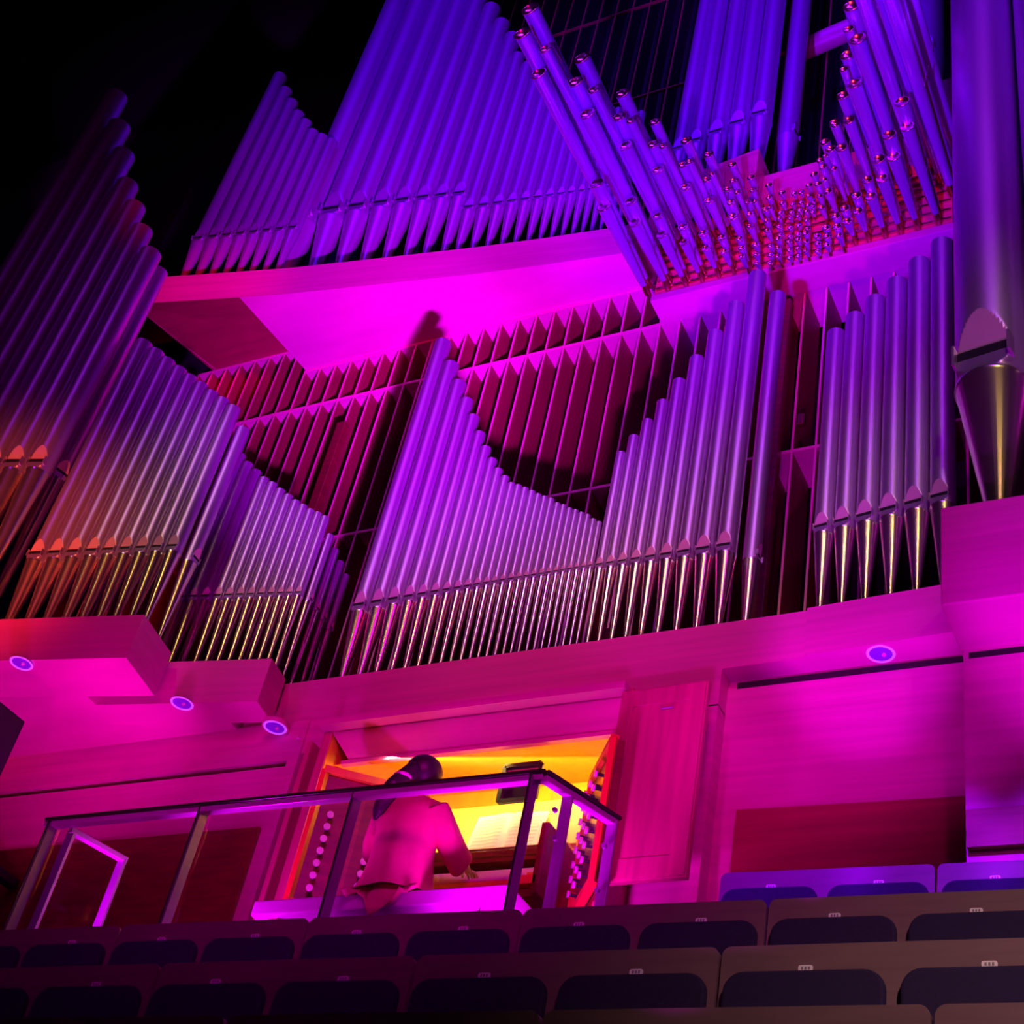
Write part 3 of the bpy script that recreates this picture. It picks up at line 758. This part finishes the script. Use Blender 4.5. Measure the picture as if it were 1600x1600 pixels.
# ------------------------------------------------------------------ organist's niche
t = thing('console_housing', 'wooden housing framing the lit organ console niche', 'housing', (-4.7, 7.05, 3.1))
X0, X1, YH = -5.86, -3.70, 7.05
mb = MB()
mb.box(X0 - .07, X0, YH, 8.05, 3.1, 5.44)
mb.box(X1, X1 + .06, YH, 8.05, 3.1, 5.44)
mb.box(X0, X1, YH, 7.33, 5.37, 5.44)
part('surround', mb, M['door'], t, .006)
mb = MB()
mb.add([(X0, YH, 5.37), (X1, YH, 5.37), (X1 - .06, YH + .12, 5.20), (X0 + .12, YH + .12, 5.20)], [(0, 1, 2, 3)])
mb.box(X0 - .07, X1 + .04, YH - .09, YH + .0, 5.38, 5.43)
mb.box(X0 + .06, X1 - .03, YH + .10, YH + .14, 5.175, 5.205)
part('cornice', mb, M['wood'], t)
mb = MB(); mb.add([(X0, 7.17, 5.19), (X1, 7.17, 5.19), (X1, 8.0, 5.42), (X0, 8.0, 5.42)], [(0, 1, 2, 3)])
mb.add([(X0 + .0, 8.0, 3.1), (X1, 8.0, 3.1), (X1, 8.0, 5.42), (X0, 8.0, 5.42)], [(0, 3, 2, 1)])
mb.add([(X0 + .001, 7.06, 3.1), (X0 + .001, 8.0, 3.1), (X0 + .001, 8.0, 5.42), (X0 + .001, 7.06, 5.36)], [(0, 1, 2, 3)])
mb.add([(X1 - .001, 7.06, 3.1), (X1 - .001, 8.0, 3.1), (X1 - .001, 8.0, 5.42), (X1 - .001, 7.06, 5.36)], [(3, 2, 1, 0)])
part('niche_lining', mb, M['niche'], t)
def door(name, label, hinge, free, z0, z1):
    h = Vector((hinge[0], hinge[1], 0)); f = Vector((free[0], free[1], 0)); d = (f - h); w = d.length; a = math.atan2(d.y, d.x)
    t = thing(name, label, 'door', (hinge[0], hinge[1], z0), a)
    H = z1 - z0
    mb = MB(); mb.box(0, w, -.02, .02, 0, H); lpart('door_leaf', mb, M['door'], t, .003)
    mb = MB(); mb.box(.01, .09, -.032, -.018, .01, H - .01); mb.box(w - .11, w - .01, -.032, -.018, .01, H - .01)
    mb.box(.09, w - .11, -.029, -.018, H - .13, H - .01); mb.box(.09, w - .11, -.029, -.018, .01, .14)
    lpart('door_frame', mb, M['door'], t, .003)
    mb = MB(); mb.tube((w * .5, -.03, H - .17), (w * .5 + .08, -.03, H - .17), .006); lpart('pull', mb, M['steel'], t)
    return t
door('niche_door', 'panelled wooden door folded open right of the organ console', (-3.68, 7.0), (-3.11, 6.99), 4.05, 5.36)
door('niche_door', 'wooden door swung open left of the console, seen nearly edge-on in shadow', (-6.06, 7.66), (-6.07, 7.10), 3.6, 5.36)

# organ console
t = thing('organ_console', 'lit wooden organ console with keyboards and banks of stop knobs', 'organ console', (-4.6, 7.4, 3.1))
mb = MB(); mb.box(-5.62, -3.72, 7.35, 7.95, 3.1, 4.05); mb.box(-5.25, -3.95, 7.45, 7.95, 4.05, 4.48)
part('case', mb, M['mahogany'], t, .008)
mb = MB(); mb.box(-5.6, -3.72, 7.90, 7.98, 4.05, 4.97); part('back_panel', mb, M['niche'], t, .005)
mb = MB(); mb.add([(-5.1, 7.30, 4.52), (-4.0, 7.30, 4.52), (-4.0, 7.52, 4.98), (-5.1, 7.52, 4.98), (-5.1, 7.33, 4.50), (-4.0, 7.33, 4.50), (-4.0, 7.55, 4.97), (-5.1, 7.55, 4.97)],
  [(0, 1, 2, 3), (7, 6, 5, 4), (0, 4, 5, 1), (3, 2, 6, 7), (0, 3, 7, 4), (1, 5, 6, 2)]); part('music_desk', mb, M['niche'], t)
mb = MB(); mb.box(-5.1, -4.0, 7.20, 7.34, 4.37, 4.47); mb.box(-5.1, -4.0, 7.18, 7.21, 4.40, 4.44); part('desk_ledge', mb, M['mahogany'], t, .005)
for k in range(4):
    y = 6.86 + k * .10; z = 4.06 + k * .075
    mb = MB(); mb.box(-5.12, -3.98, y, y + .14, z - .05, z - .018, 0)
    nk = 52; x0, x1 = -5.0, -4.1
    for i in range(nk):
        xa = x0 + (x1 - x0) * i / nk; mb.box(xa + .0006, xa + (x1 - x0) / nk - .0006, y - .005, y + .12, z - .018, z, 1)
        if i % 7 in (0, 1, 3, 4, 5): mb.box(xa + .012, xa + .022, y + .04, y + .12, z, z + .01, 2)
    mb.box(-5.12, x0 - .002, y, y + .14, z - .018, z + .004, 0); mb.box(x1 + .002, -3.98, y, y + .14, z - .018, z + .004, 0)
    part('keyboard', mb, [M['niche'], M['ivory'], M['black']], t)
mb = MB(); mb.box(-5.12, -3.98, 6.9, 7.4, 3.95, 4.0); mb.box(-5.14, -5.1, 6.86, 7.4, 3.95, 4.40); mb.box(-4.0, -3.95, 6.86, 7.4, 3.95, 4.40); part('key_bed', mb, M['mahogany'], t, .004)
def jamb(p0, p1, z0, z1, cols, rows, lab):
    a = Vector((p0[0], p0[1], 0)); b = Vector((p1[0], p1[1], 0)); d = (b - a).normalized(); n = Vector((d.y, -d.x, 0)); W_ = (b - a).length
    mb = MB()
    def P(s_, z, q=0): v = a + d * s_ + n * q; return (v.x, v.y, z)
    mb.add([P(0, z0), P(W_, z0), P(W_, z1), P(0, z1), P(0, z0, -.06), P(W_, z0, -.06), P(W_, z1, -.06), P(0, z1, -.06)],
           [(0, 1, 2, 3), (7, 6, 5, 4), (3, 2, 6, 7), (0, 3, 7, 4), (1, 5, 6, 2), (0, 4, 5, 1)])
    j = part('stop_jamb', mb, M['mahogany'], t, .004)
    mb = MB()
    mb.bar(P(0, z1, .005), P(W_, z1, .005), .05, .05); mb.bar(P(.01, z0, .005), P(.01, z1, .005), .04, .04); mb.bar(P(W_ - .01, z0, .005), P(W_ - .01, z1, .005), .04, .04)
    mb.bar(P(0, z0, .005), P(W_, z0, .005), .05, .05)
    part('jamb_frame', mb, M['niche'], t)
    for s_ in cols:
        for zz in rows:
            zc = z0 + zz
            mb = MB(); mb.tube(P(s_, zc, 0), P(s_, zc, .05), .010, n=10, mi=1); mb.tube(P(s_, zc, .05), P(s_, zc, .066), .021, .022, n=16); 
            k_ = part('stop_knob', mb, [M['knob'], M['black']], t)
jamb((-5.66, 6.84), (-5.14, 7.22), 3.98, 4.92, (.12, .25, .40), [.1 + .085 * i for i in range(7)], 'l')
jamb((-3.93, 7.26), (-3.60, 6.84), 3.98, 4.92, (.12, .25, .38), [.1 + .095 * i for i in range(8)], 'r')

# open music book
t = thing('music_book', 'open music book with pale pages on the console desk', 'book', (-4.53, 7.27, 4.50))
def page(sx, name):
    mb = MB(); n = 8; top = []; bot = []
    for i in range(n + 1):
        u = i / n; x = sx * .25 * u; bulge = .018 * math.sin(min(1, u * 2.2) * math.pi * .9)
        bot.append((-4.53 + x + .02, 7.28 - bulge, 4.485 + .0)); top.append((-4.53 + x - .01 + .0, 7.42 - bulge, 4.845 - .01 * u))
    vs = bot + top
    fs = [(i, i + 1, n + 2 + i, n + 1 + i) if sx > 0 else (i + 1, i, n + 1 + i, n + 2 + i) for i in range(n)]
    mb.add(vs, fs, 0, True)
    mb.add([(v[0], v[1] + .012, v[2]) for v in vs], [f[::-1] for f in fs], 0, True)
    o = part(name, mb, M['paper'], t)
    st = MB()
    for r in range(9):
        for q in range(3):
            tt = .10 + r * .092 + q * .016
            for i in range(1, n - 1):
                def L_(ii, s2): 
                    b_ = Vector(bot[ii]); t_ = Vector(top[ii]); v = b_.lerp(t_, s2); return (v.x, v.y - .0012, v.z)
                st.add([L_(i, tt), L_(i + 1, tt), L_(i + 1, tt + .004), L_(i, tt + .004)], [(0, 1, 2, 3) if sx > 0 else (3, 2, 1, 0)])
    s_ = link('printed_staves', st.mesh('printed_staves', M['ink'], E, (t.location.x, t.location.y, t.location.z)), o)
page(-1, 'left_page'); page(1, 'right_page')
# framed mirror above the desk
t = thing('framed_mirror', 'small square dark-framed mirror hanging above the music book', 'mirror', (-4.46, 7.32, 4.85))
mb = MB()
for a, b in (((-4.60, 7.30, 5.12), (-4.34, 7.30, 5.12)), ((-4.60, 7.30, 4.86), (-4.34, 7.30, 4.86)), ((-4.60, 7.30, 4.86), (-4.60, 7.30, 5.12)), ((-4.34, 7.30, 4.86), (-4.34, 7.30, 5.12))):
    mb.bar(a, b, .022, .03)
part('frame', mb, M['black'], t)
mb = MB(); mb.box(-4.59, -4.35, 7.305, 7.315, 4.87, 5.11); part('glass', mb, M['glassmirror'], t)
mb = MB(); mb.tube((-4.47, 7.32, 5.10), (-4.47, 7.5, 5.28), .008); part('bracket', mb, M['black'], t)

# bench
t = thing('organ_bench', 'long magenta-lit organ bench the organist sits on', 'bench', (-4.67, 6.55, 3.1))
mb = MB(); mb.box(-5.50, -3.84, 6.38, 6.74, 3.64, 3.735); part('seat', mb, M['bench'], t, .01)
for x in (-5.40, -4.02):
    mb = MB(); mb.box(x, x + .07, 6.42, 6.70, 3.1, 3.66); part('leg', mb, M['wood'], t, .005)
mb = MB(); mb.box(-5.35, -4.0, 6.54, 6.58, 3.22, 3.30); part('stretcher', mb, M['wood'], t)

# ------------------------------------------------------------------ glass railing
t = thing('glass_railing', 'glass balcony railing with steel posts and lit handrail around the organist', 'railing', (-5.2, 6.05, 3.1))
ZR = 4.175
PTS = [(-6.92, 6.03), (-5.77, 6.05), (-4.71, 6.06), (-3.60, 6.05)]
mb = MB()
path = [(-6.98, 6.03), (-6.90, 6.03), (-3.57, 6.05), (-3.37, 6.54)]
for (a, b) in (((-7.0, 6.03), (-3.55, 6.05)), ((-3.565, 6.04), (-3.36, 6.55))):
    mb.bar((a[0], a[1], ZR), (b[0], b[1], ZR), .07, .022)
part('handrail', mb, M['railtop'], t, .004)
mb = MB()
for (a, b) in (((-7.0, 6.03), (-3.565, 6.05)), ((-3.565, 6.05), (-3.365, 6.54)), ((-6.86, 6.10), (-6.72, 6.50))):
    mb.bar((a[0], a[1], ZR - .03), (b[0], b[1], ZR - .03), .05, .036)
part('under_rail', mb, M['steel_rail'], t, .004)
for x, y in PTS:
    mb = MB(); mb.box(x - .008 - .02, x + .008 - .02, y - .035, y + .035, 3.1, ZR - .03); mb.box(x - .03, x - .022, y - .045, y + .01, 3.1, ZR - .01, 1)
    part('post', mb, [M['post'], M['railtop']], t)
for x, y in ((-3.50, 6.22), (-3.37, 6.52), (-6.73, 6.48), (-6.86, 6.12)):
    mb = MB(); mb.box(x - .03, x + .03, y - .012, y + .012, 3.1, ZR - .03); part('post', mb, M['steel'], t, .003)
for (a, b) in ((PTS[0], PTS[1]), (PTS[1], PTS[2]), (PTS[2], PTS[3]), ((-3.57, 6.09), (-3.38, 6.50)), ((-6.86, 6.12), (-6.74, 6.48))):
    d = (Vector(b) - Vector(a)).normalized()
    a2 = Vector(a) + d * .05; b2 = Vector(b) - d * .06
    mb = MB(); mb.bar((a2.x, a2.y, 3.62), (b2.x, b2.y, 3.62), .012, .98); part('glass_pane', mb, M['glass'], t)
for x, y, z in ((-3.53, 6.17, 4.02), (-3.50, 6.17, 3.85), (-3.38, 6.49, 3.98), (-3.38, 6.49, 3.72)):
    mb = MB(); mb.tube((x, y, z), (x, y - .02, z), .014); part('clamp', mb, M['steel'], t)

# ------------------------------------------------------------------ downlights under the shelves
mb = MB(); mb.lathe([(.068, 0), (.082, -.008), (.088, 0)], 28); DR = mb.mesh('trim_ring', M['ring'])
mb = MB(); mb.lathe([(.0001, -.002), (.05, -.003), (.07, -.001)], 28); DL = mb.mesh('lens', M['lens'])
mb = MB(); mb.ball((.02, 0, -.008), .016, n=8); DB = mb.mesh('bulb', M['plate'])
for x, y, z, lab in ((-7.215, 6.944, 5.72, 'round recessed ceiling light under the lower left box shelf'),
                (-8.159, 6.22, 5.70, 'round recessed ceiling light under the shelf at the left edge'),
                (-2.20, 7.40, 5.73, 'round recessed ceiling light under the right end of the long shelf'),
                (-6.54, 7.235, 5.62, 'round light on the wall left of the organ console')):
    t = thing('downlight', lab, 'ceiling light', (x, y, z - .001))
    link('trim_ring', DR, t); link('lens', DL, t); link('bulb', DB, t)
    if z == 5.62:
        mb = MB(); mb.tube((x, y, z), (x, y, z + .03), .10, n=24); mb.box(x - .03, x + .03, y, 7.325, z + .0, z + .03); part('bracket', mb, M['wood'], t)
mb = MB(); mb.ball((-6.37, 7.32, 5.56), .012); single('sensor', mb, M['plate'], 'tiny pale sensor dot on the wall left of the console', 'sensor')

# loudspeaker at the left edge
t = thing('loudspeaker', 'black loudspeaker box hanging at the left edge below the shelf', 'loudspeaker', (-8.1, 5.92, 4.1))
mb = MB(); mb.prism([(-8.6, 5.8), (-7.64, 5.8), (-7.625, 6.05), (-8.6, 6.05)], 4.1, 5.01); part('cabinet', mb, M['black'], t, .01)
mb = MB(); mb.prism([(-8.56, 5.79), (-7.68, 5.79), (-7.68, 5.799), (-8.56, 5.799)], 4.15, 4.96); part('grille_cloth', mb, M['cushion'], t)
mb = MB(); mb.box(-8.59, -8.5, 6.04, 7.298, 4.5, 4.56); part('bracket', mb, M['black'], t)

# ------------------------------------------------------------------ choir seats
def rrect(x0, x1, z0, z1, r, n=6):
    pts = []
    for cx, cz, a0 in ((x1 - r, z1 - r, 0), (x0 + r, z1 - r, 90), (x0 + r, z0 + r, 180), (x1 - r, z0 + r, 270)):
        for i in range(n + 1):
            a = math.radians(a0 + 90 * i / n); pts.append((cx + r * math.cos(a), cz + r * math.sin(a)))
    return pts
def slab(mb, pts, y0, y1, mi=0):
    n = len(pts)
    mb.add([(p[0], y0, p[1]) for p in pts] + [(p[0], y1, p[1]) for p in pts],
           [list(range(n)), list(range(n, 2 * n))[::-1]] + [(i, n + i, n + (i + 1) % n, (i + 1) % n) for i in range(n)], mi)
def seat_unit(p):
    """two joined seats, pitch p; origin at the middle of the top edge, heights run down"""
    wt = 2 * p - .012; parts = []
    mb = MB(); slab(mb, rrect(-wt / 2, wt / 2, -.80, 0, .035), 0, .035); parts.append(('back_panel', mb.mesh('back_panel', M['seatwood'])))
    for s in (-1, 1):
        mb = MB(); x0, x1 = (-p + .03, -.025) if s < 0 else (.025, p - .03)
        slab(mb, rrect(x0, x1, -.72, -.112, .075), -.04, .0); parts.append(('cushion', mb.mesh('cushion', M['cushion'])))
        mb = MB(); xc = (x0 + x1) / 2
        slab(mb, rrect(xc - .026, xc + .026, -.103, -.080, .008, 3), -.004, .0); 
        for q in (-.012, 0, .012): mb.box(xc + q - .0035, xc + q + .0035, -.0055, -.004, -.097, -.086, 1)
        parts.append(('number_plate', mb.mesh('number_plate', [M['plate'], M['ink']])))
        mb = MB(); slab(mb, rrect(x0 + .01, x1 - .01, -.80, -.42, .05), -.16, -.06); parts.append(('seat_pad', mb.mesh('seat_pad', M['cushion'])))
    mb = MB()
    for x in (-wt / 2 + .05, 0, wt / 2 - .05): mb.box(x - .02, x + .02, -.12, .03, -.86, -.74)
    parts.append(('leg', mb.mesh('leg', M['black'])))
    return parts
def seat_row(pitch, z, x_edges_y, rz, zfloor, labs, group):
    P = seat_unit(pitch)
    for (x, y), lab in zip(x_edges_y, labs):
        t = thing('choir_seat_pair', lab, 'seat', (x, y, z), rz, group)
        for nm, me in P:
            o = link(nm, me, t)
            if nm == 'cushion': bev(o, .012)
def rowpts(x_edge, y_edge, pitch, n, rz, d=-1):
    out = []
    for i in range(n):
        s = (i + .5) * 2 * pitch * d
        out.append((x_edge + s * math.cos(rz), y_edge + s * math.sin(rz)))
    return out
ROWN = {'D': 'front row', 'C': 'second row', 'B': 'third row', 'A': 'violet-lit back row'}
def do_row(k, xe, ye, pitch, z, rz, nl, nr):
    pts = rowpts(xe, ye, pitch, nl, rz)[::-1] + rowpts(xe, ye, pitch, nr, rz, 1)
    n = len(pts); labs = ['joined pair of choir seats, %s in the %s' % (nth(i, n), ROWN[k]) for i in range(n)]
    seat_row(pitch, z, pts, rz, 0, labs, ROWN[k])
do_row('D', -1.04, 4.08, .60, 1.925, .02, 3, 1)
do_row('C', -1.98, 4.81, .625, 2.505, .027, 4, 1)
do_row('B', -2.205, 5.836, .595, 3.255, .031, 5, 1)
do_row('A', -1.745, 6.915, .565, 4.0, .04, 1, 1)

# ------------------------------------------------------------------ organist
def skin_mesh(chains, radii, root, sub=2):
    """chains: dict name->(pos, radius, parent)"""
    me = bpy.data.meshes.new('tmp'); names = list(chains); idx = {n: i for i, n in enumerate(names)}
    me.from_pydata([chains[n][0] for n in names], [(idx[n], idx[chains[n][2]]) for n in names if chains[n][2]], [])
    o = bpy.data.objects.new('tmp', me); COL.objects.link(o)
    m = o.modifiers.new('skin', 'SKIN'); m.use_smooth_shade = True; m.branch_smoothing = .3
    for i, n in enumerate(names):
        r = chains[n][1]; r = r if isinstance(r, tuple) else (r, r)
        me.skin_vertices[0].data[i].radius = r
        me.skin_vertices[0].data[i].use_root = (n == root)
    s = o.modifiers.new('sub', 'SUBSURF'); s.levels = sub; s.render_levels = sub
    dg = bpy.context.evaluated_depsgraph_get(); ev = o.evaluated_get(dg)
    out = bpy.data.meshes.new_from_object(ev)
    vs = [tuple(v.co) for v in out.vertices]; fs = [list(p.vertices) for p in out.polygons]
    bpy.data.objects.remove(o); bpy.data.meshes.remove(me); bpy.data.meshes.remove(out)
    return vs, fs
t = thing('person', 'organist in a crimson robe with dark ponytail, seen from behind, playing the keyboards', 'person', (-4.66, 6.55, 3.735))
B = {
 'pelvis': ((-4.66, 6.52, 3.84), (.15, .12), None),
 'waist': ((-4.66, 6.50, 4.00), (.125, .10), 'pelvis'),
 'chest': ((-4.66, 6.50, 4.18), (.15, .11), 'waist'),
 'upper': ((-4.665, 6.51, 4.31), (.13, .09), 'chest'),
 'neck0': ((-4.67, 6.53, 4.39), .055, 'upper'),
 'neck1': ((-4.675, 6.55, 4.47), .05, 'neck0'),
 'head0': ((-4.68, 6.58, 4.53), (.065, .075), 'neck1'),
 'head1': ((-4.685, 6.575, 4.61), (.078, .092), 'head0'),
 'head2': ((-4.685, 6.57, 4.67), (.055, .065), 'head1'),
 'shR': ((-4.50, 6.51, 4.33), .06, 'upper'), 'elR': ((-4.40, 6.60, 4.09), .045, 'shR'), 'wrR': ((-4.42, 6.82, 4.115), .026, 'elR'), 'paR': ((-4.43, 6.87, 4.118), (.034, .015), 'wrR'),
 'shL': ((-4.83, 6.51, 4.33), .06, 'upper'), 'elL': ((-4.93, 6.60, 4.09), .045, 'shL'), 'wrL': ((-4.82, 6.82, 4.115), .026, 'elL'), 'paL': ((-4.81, 6.87, 4.118), (.034, .015), 'wrL'),
 'hipR': ((-4.57, 6.55, 3.83), .09, 'pelvis'), 'knR': ((-4.54, 6.95, 3.80), .062, 'hipR'), 'anR': ((-4.54, 6.98, 3.26), .04, 'knR'), 'toR': ((-4.54, 7.12, 3.20), .035, 'anR'),
 'hipL': ((-4.75, 6.55, 3.83), .09, 'pelvis'), 'knL': ((-4.78, 6.95, 3.80), .062, 'hipL'), 'anL': ((-4.78, 6.98, 3.26), .04, 'knL'), 'toL': ((-4.78, 7.12, 3.20), .035, 'anL'),
}
mb = MB(); vs, fs = skin_mesh(B, None, 'pelvis'); mb.add(vs, fs, 0, True)
for side, hx in ((1, -4.43), (-1, -4.81)):
    for k, (dx, ln) in enumerate(((-.027, .062), (-.009, .074), (.009, .07), (.026, .055))):
        F = {'a': ((hx + dx * .8, 6.865, 4.118), .0095, None), 'b': ((hx + dx, 6.90, 4.124), .009, 'a'),
             'c': ((hx + dx * 1.15, 6.90 + ln * .5, 4.116), .008, 'b'), 'd': ((hx + dx * 1.2, 6.90 + ln * .8, 4.098), .0065, 'c')}
        vs, fs = skin_mesh(F, None, 'a', 1); mb.add(vs, fs, 0, True)
    F = {'a': ((hx - side * .02, 6.845, 4.113), .010, None), 'b': ((hx - side * .045, 6.875, 4.108), .0095, 'a'), 'c': ((hx - side * .052, 6.905, 4.098), .0075, 'b')}
    vs, fs = skin_mesh(F, None, 'a', 1); mb.add(vs, fs, 0, True)
# face: nose, ears, eyes, mouth on the far side of the head
mb.ball((-4.684, 6.672, 4.585), .014, n=8, sq=(.8, 1.2, 1.3)); mb.ball((-4.765, 6.575, 4.59), .02, n=8, sq=(.4, .8, 1.3)); mb.ball((-4.604, 6.575, 4.59), .02, n=8, sq=(.4, .8, 1.3))
part('body', mb, M['skin'], t)
mb = MB(); mb.ball((-4.715, 6.655, 4.61), .011, n=8); mb.ball((-4.655, 6.655, 4.61), .011, n=8); part('eyes', mb, M['plate'], t)
mb = MB(); mb.ball((-4.685, 6.655, 4.548), .018, n=8, sq=(1.2, .5, .4)); part('mouth', mb, M['robe'], t)
# hair: cap, gathered nape and ponytail
mb = MB()
mb.ball((-4.685, 6.56, 4.612), .116, n=20, sq=(.98, 1.03, 1.0))
b0 = len(mb.v)
tail = [((-4.70, 6.47, 4.57), .06), ((-4.725, 6.425, 4.51), .05), ((-4.75, 6.385, 4.43), .052), ((-4.78, 6.375, 4.34), .05), ((-4.80, 6.37, 4.26), .035), ((-4.81, 6.37, 4.20), .012)]
for (a, ra), (b, rb) in zip(tail[:-1], tail[1:]): mb.tube(a, b, ra, rb, 14)
for (a, ra) in tail[:-1]: mb.ball(a, ra, n=12)
# keep the face free: cut the cap away in front
keep = [i for i, v in enumerate(mb.v)]
hair = part('hair', mb, M['hair'], t)
for v in hair.data.vertices:
    w_ = Vector(v.co) + t.location
    if w_.y > 6.61 and w_.z - E < 4.63: v.co.y = 6.61 - t.location.y + (w_.y - 6.61) * .1
mb = MB(); mb.lathe([(.052, -.012), (.060, 0), (.052, .012)], 16, c=(-4.728, 6.42, 4.505)); part('hair_band', mb, M['plate'], t)
# robe: rings down the torso, flaring over the bench
def ring_loft(rings, n=28):
    mb = MB(); vs = []
    for (cx, cy, cz, rx, ry, fold) in rings:
        for i in range(n):
            a = 2 * math.pi * i / n
            k = 1 + fold * math.sin(a * 7 + cz * 3)
            vs.append((cx + rx * k * math.cos(a), cy + ry * k * math.sin(a), cz))
    fs = [(r * n + i, r * n + (i + 1) % n, (r + 1) * n + (i + 1) % n, (r + 1) * n + i) for r in range(len(rings) - 1) for i in range(n)]
    mb.add(vs, fs, 0, True); return mb
rb = ring_loft([(-4.675, 6.535, 4.425, .062, .065, 0), (-4.67, 6.53, 4.405, .10, .09, 0), (-4.665, 6.52, 4.37, .185, .11, 0), (-4.665, 6.51, 4.31, .225, .125, .0), (-4.66, 6.505, 4.20, .20, .14, .01),
    (-4.65, 6.50, 4.05, .19, .14, .02), (-4.645, 6.50, 3.93, .20, .16, .03), (-4.64, 6.495, 3.82, .22, .18, .05), (-4.63, 6.49, 3.745, .25, .20, .06)])
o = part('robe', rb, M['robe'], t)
sm = o.modifiers.new('sub', 'SUBSURF'); sm.levels = 1; sm.render_levels = 1
# hanging tail of the robe behind the bench
mb = MB(); n = 10; vs = []
for j in range(5):
    for i in range(n + 1):
        u = i / n; x = -4.86 + .44 * u; z = 3.76 - .035 * j - .02 * math.sin(u * 9 + j) * j * .5
        vs.append((x + .02 * math.sin(j + u * 7), 6.355 - .012 * math.sin(u * 14) - .004 * j, z if not (j > 1 and (u < .35 or u > .75)) else z + .03 * (j - 1)))
mb.add(vs, [(j * (n + 1) + i, (j + 1) * (n + 1) + i, (j + 1) * (n + 1) + i + 1, j * (n + 1) + i + 1) for j in range(4) for i in range(n)], 0, True)
o = part('robe_hem', mb, M['robe'], t); sd = o.modifiers.new('solid', 'SOLIDIFY'); sd.thickness = .008
def sleeve(S, Ee, Wr, flare):
    S, Ee, Wr = Vector(S), Vector(Ee), Vector(Wr)
    pts = [(S, .085), (S.lerp(Ee, .5), .078), (Ee, .075), (Ee.lerp(Wr, .5), .072), (Wr, flare)]
    mb = MB(); vs = []; n = 20
    for k, (p, r) in enumerate(pts):
        d = ((pts[min(k + 1, 4)][0]) - (pts[max(k - 1, 0)][0])).normalized(); u = d.cross(Vector((1, 0, 0))).normalized(); w = d.cross(u)
        for i in range(n):
            a = 2 * math.pi * i / n; rr = r * (1 + .05 * math.sin(a * 5 + k)); drop = -.03 if (k >= 3 and math.sin(a) > .9) else 0
            q = p + (u * math.sin(a) + w * math.cos(a)) * rr; vs.append((q.x, q.y, q.z + drop))
    mb.add(vs, [(k * n + i, k * n + (i + 1) % n, (k + 1) * n + (i + 1) % n, (k + 1) * n + i) for k in range(4) for i in range(n)], 0, True)
    o = part('sleeve', mb, M['robe'], t); sd = o.modifiers.new('solid', 'SOLIDIFY'); sd.thickness = .006
    s2 = o.modifiers.new('sub', 'SUBSURF'); s2.levels = 1; s2.render_levels = 1
sleeve((-4.51, 6.51, 4.32), (-4.39, 6.59, 4.10), (-4.412, 6.72, 4.105), .075)
sleeve((-4.82, 6.51, 4.32), (-4.94, 6.59, 4.10), (-4.83, 6.72, 4.105), .075)
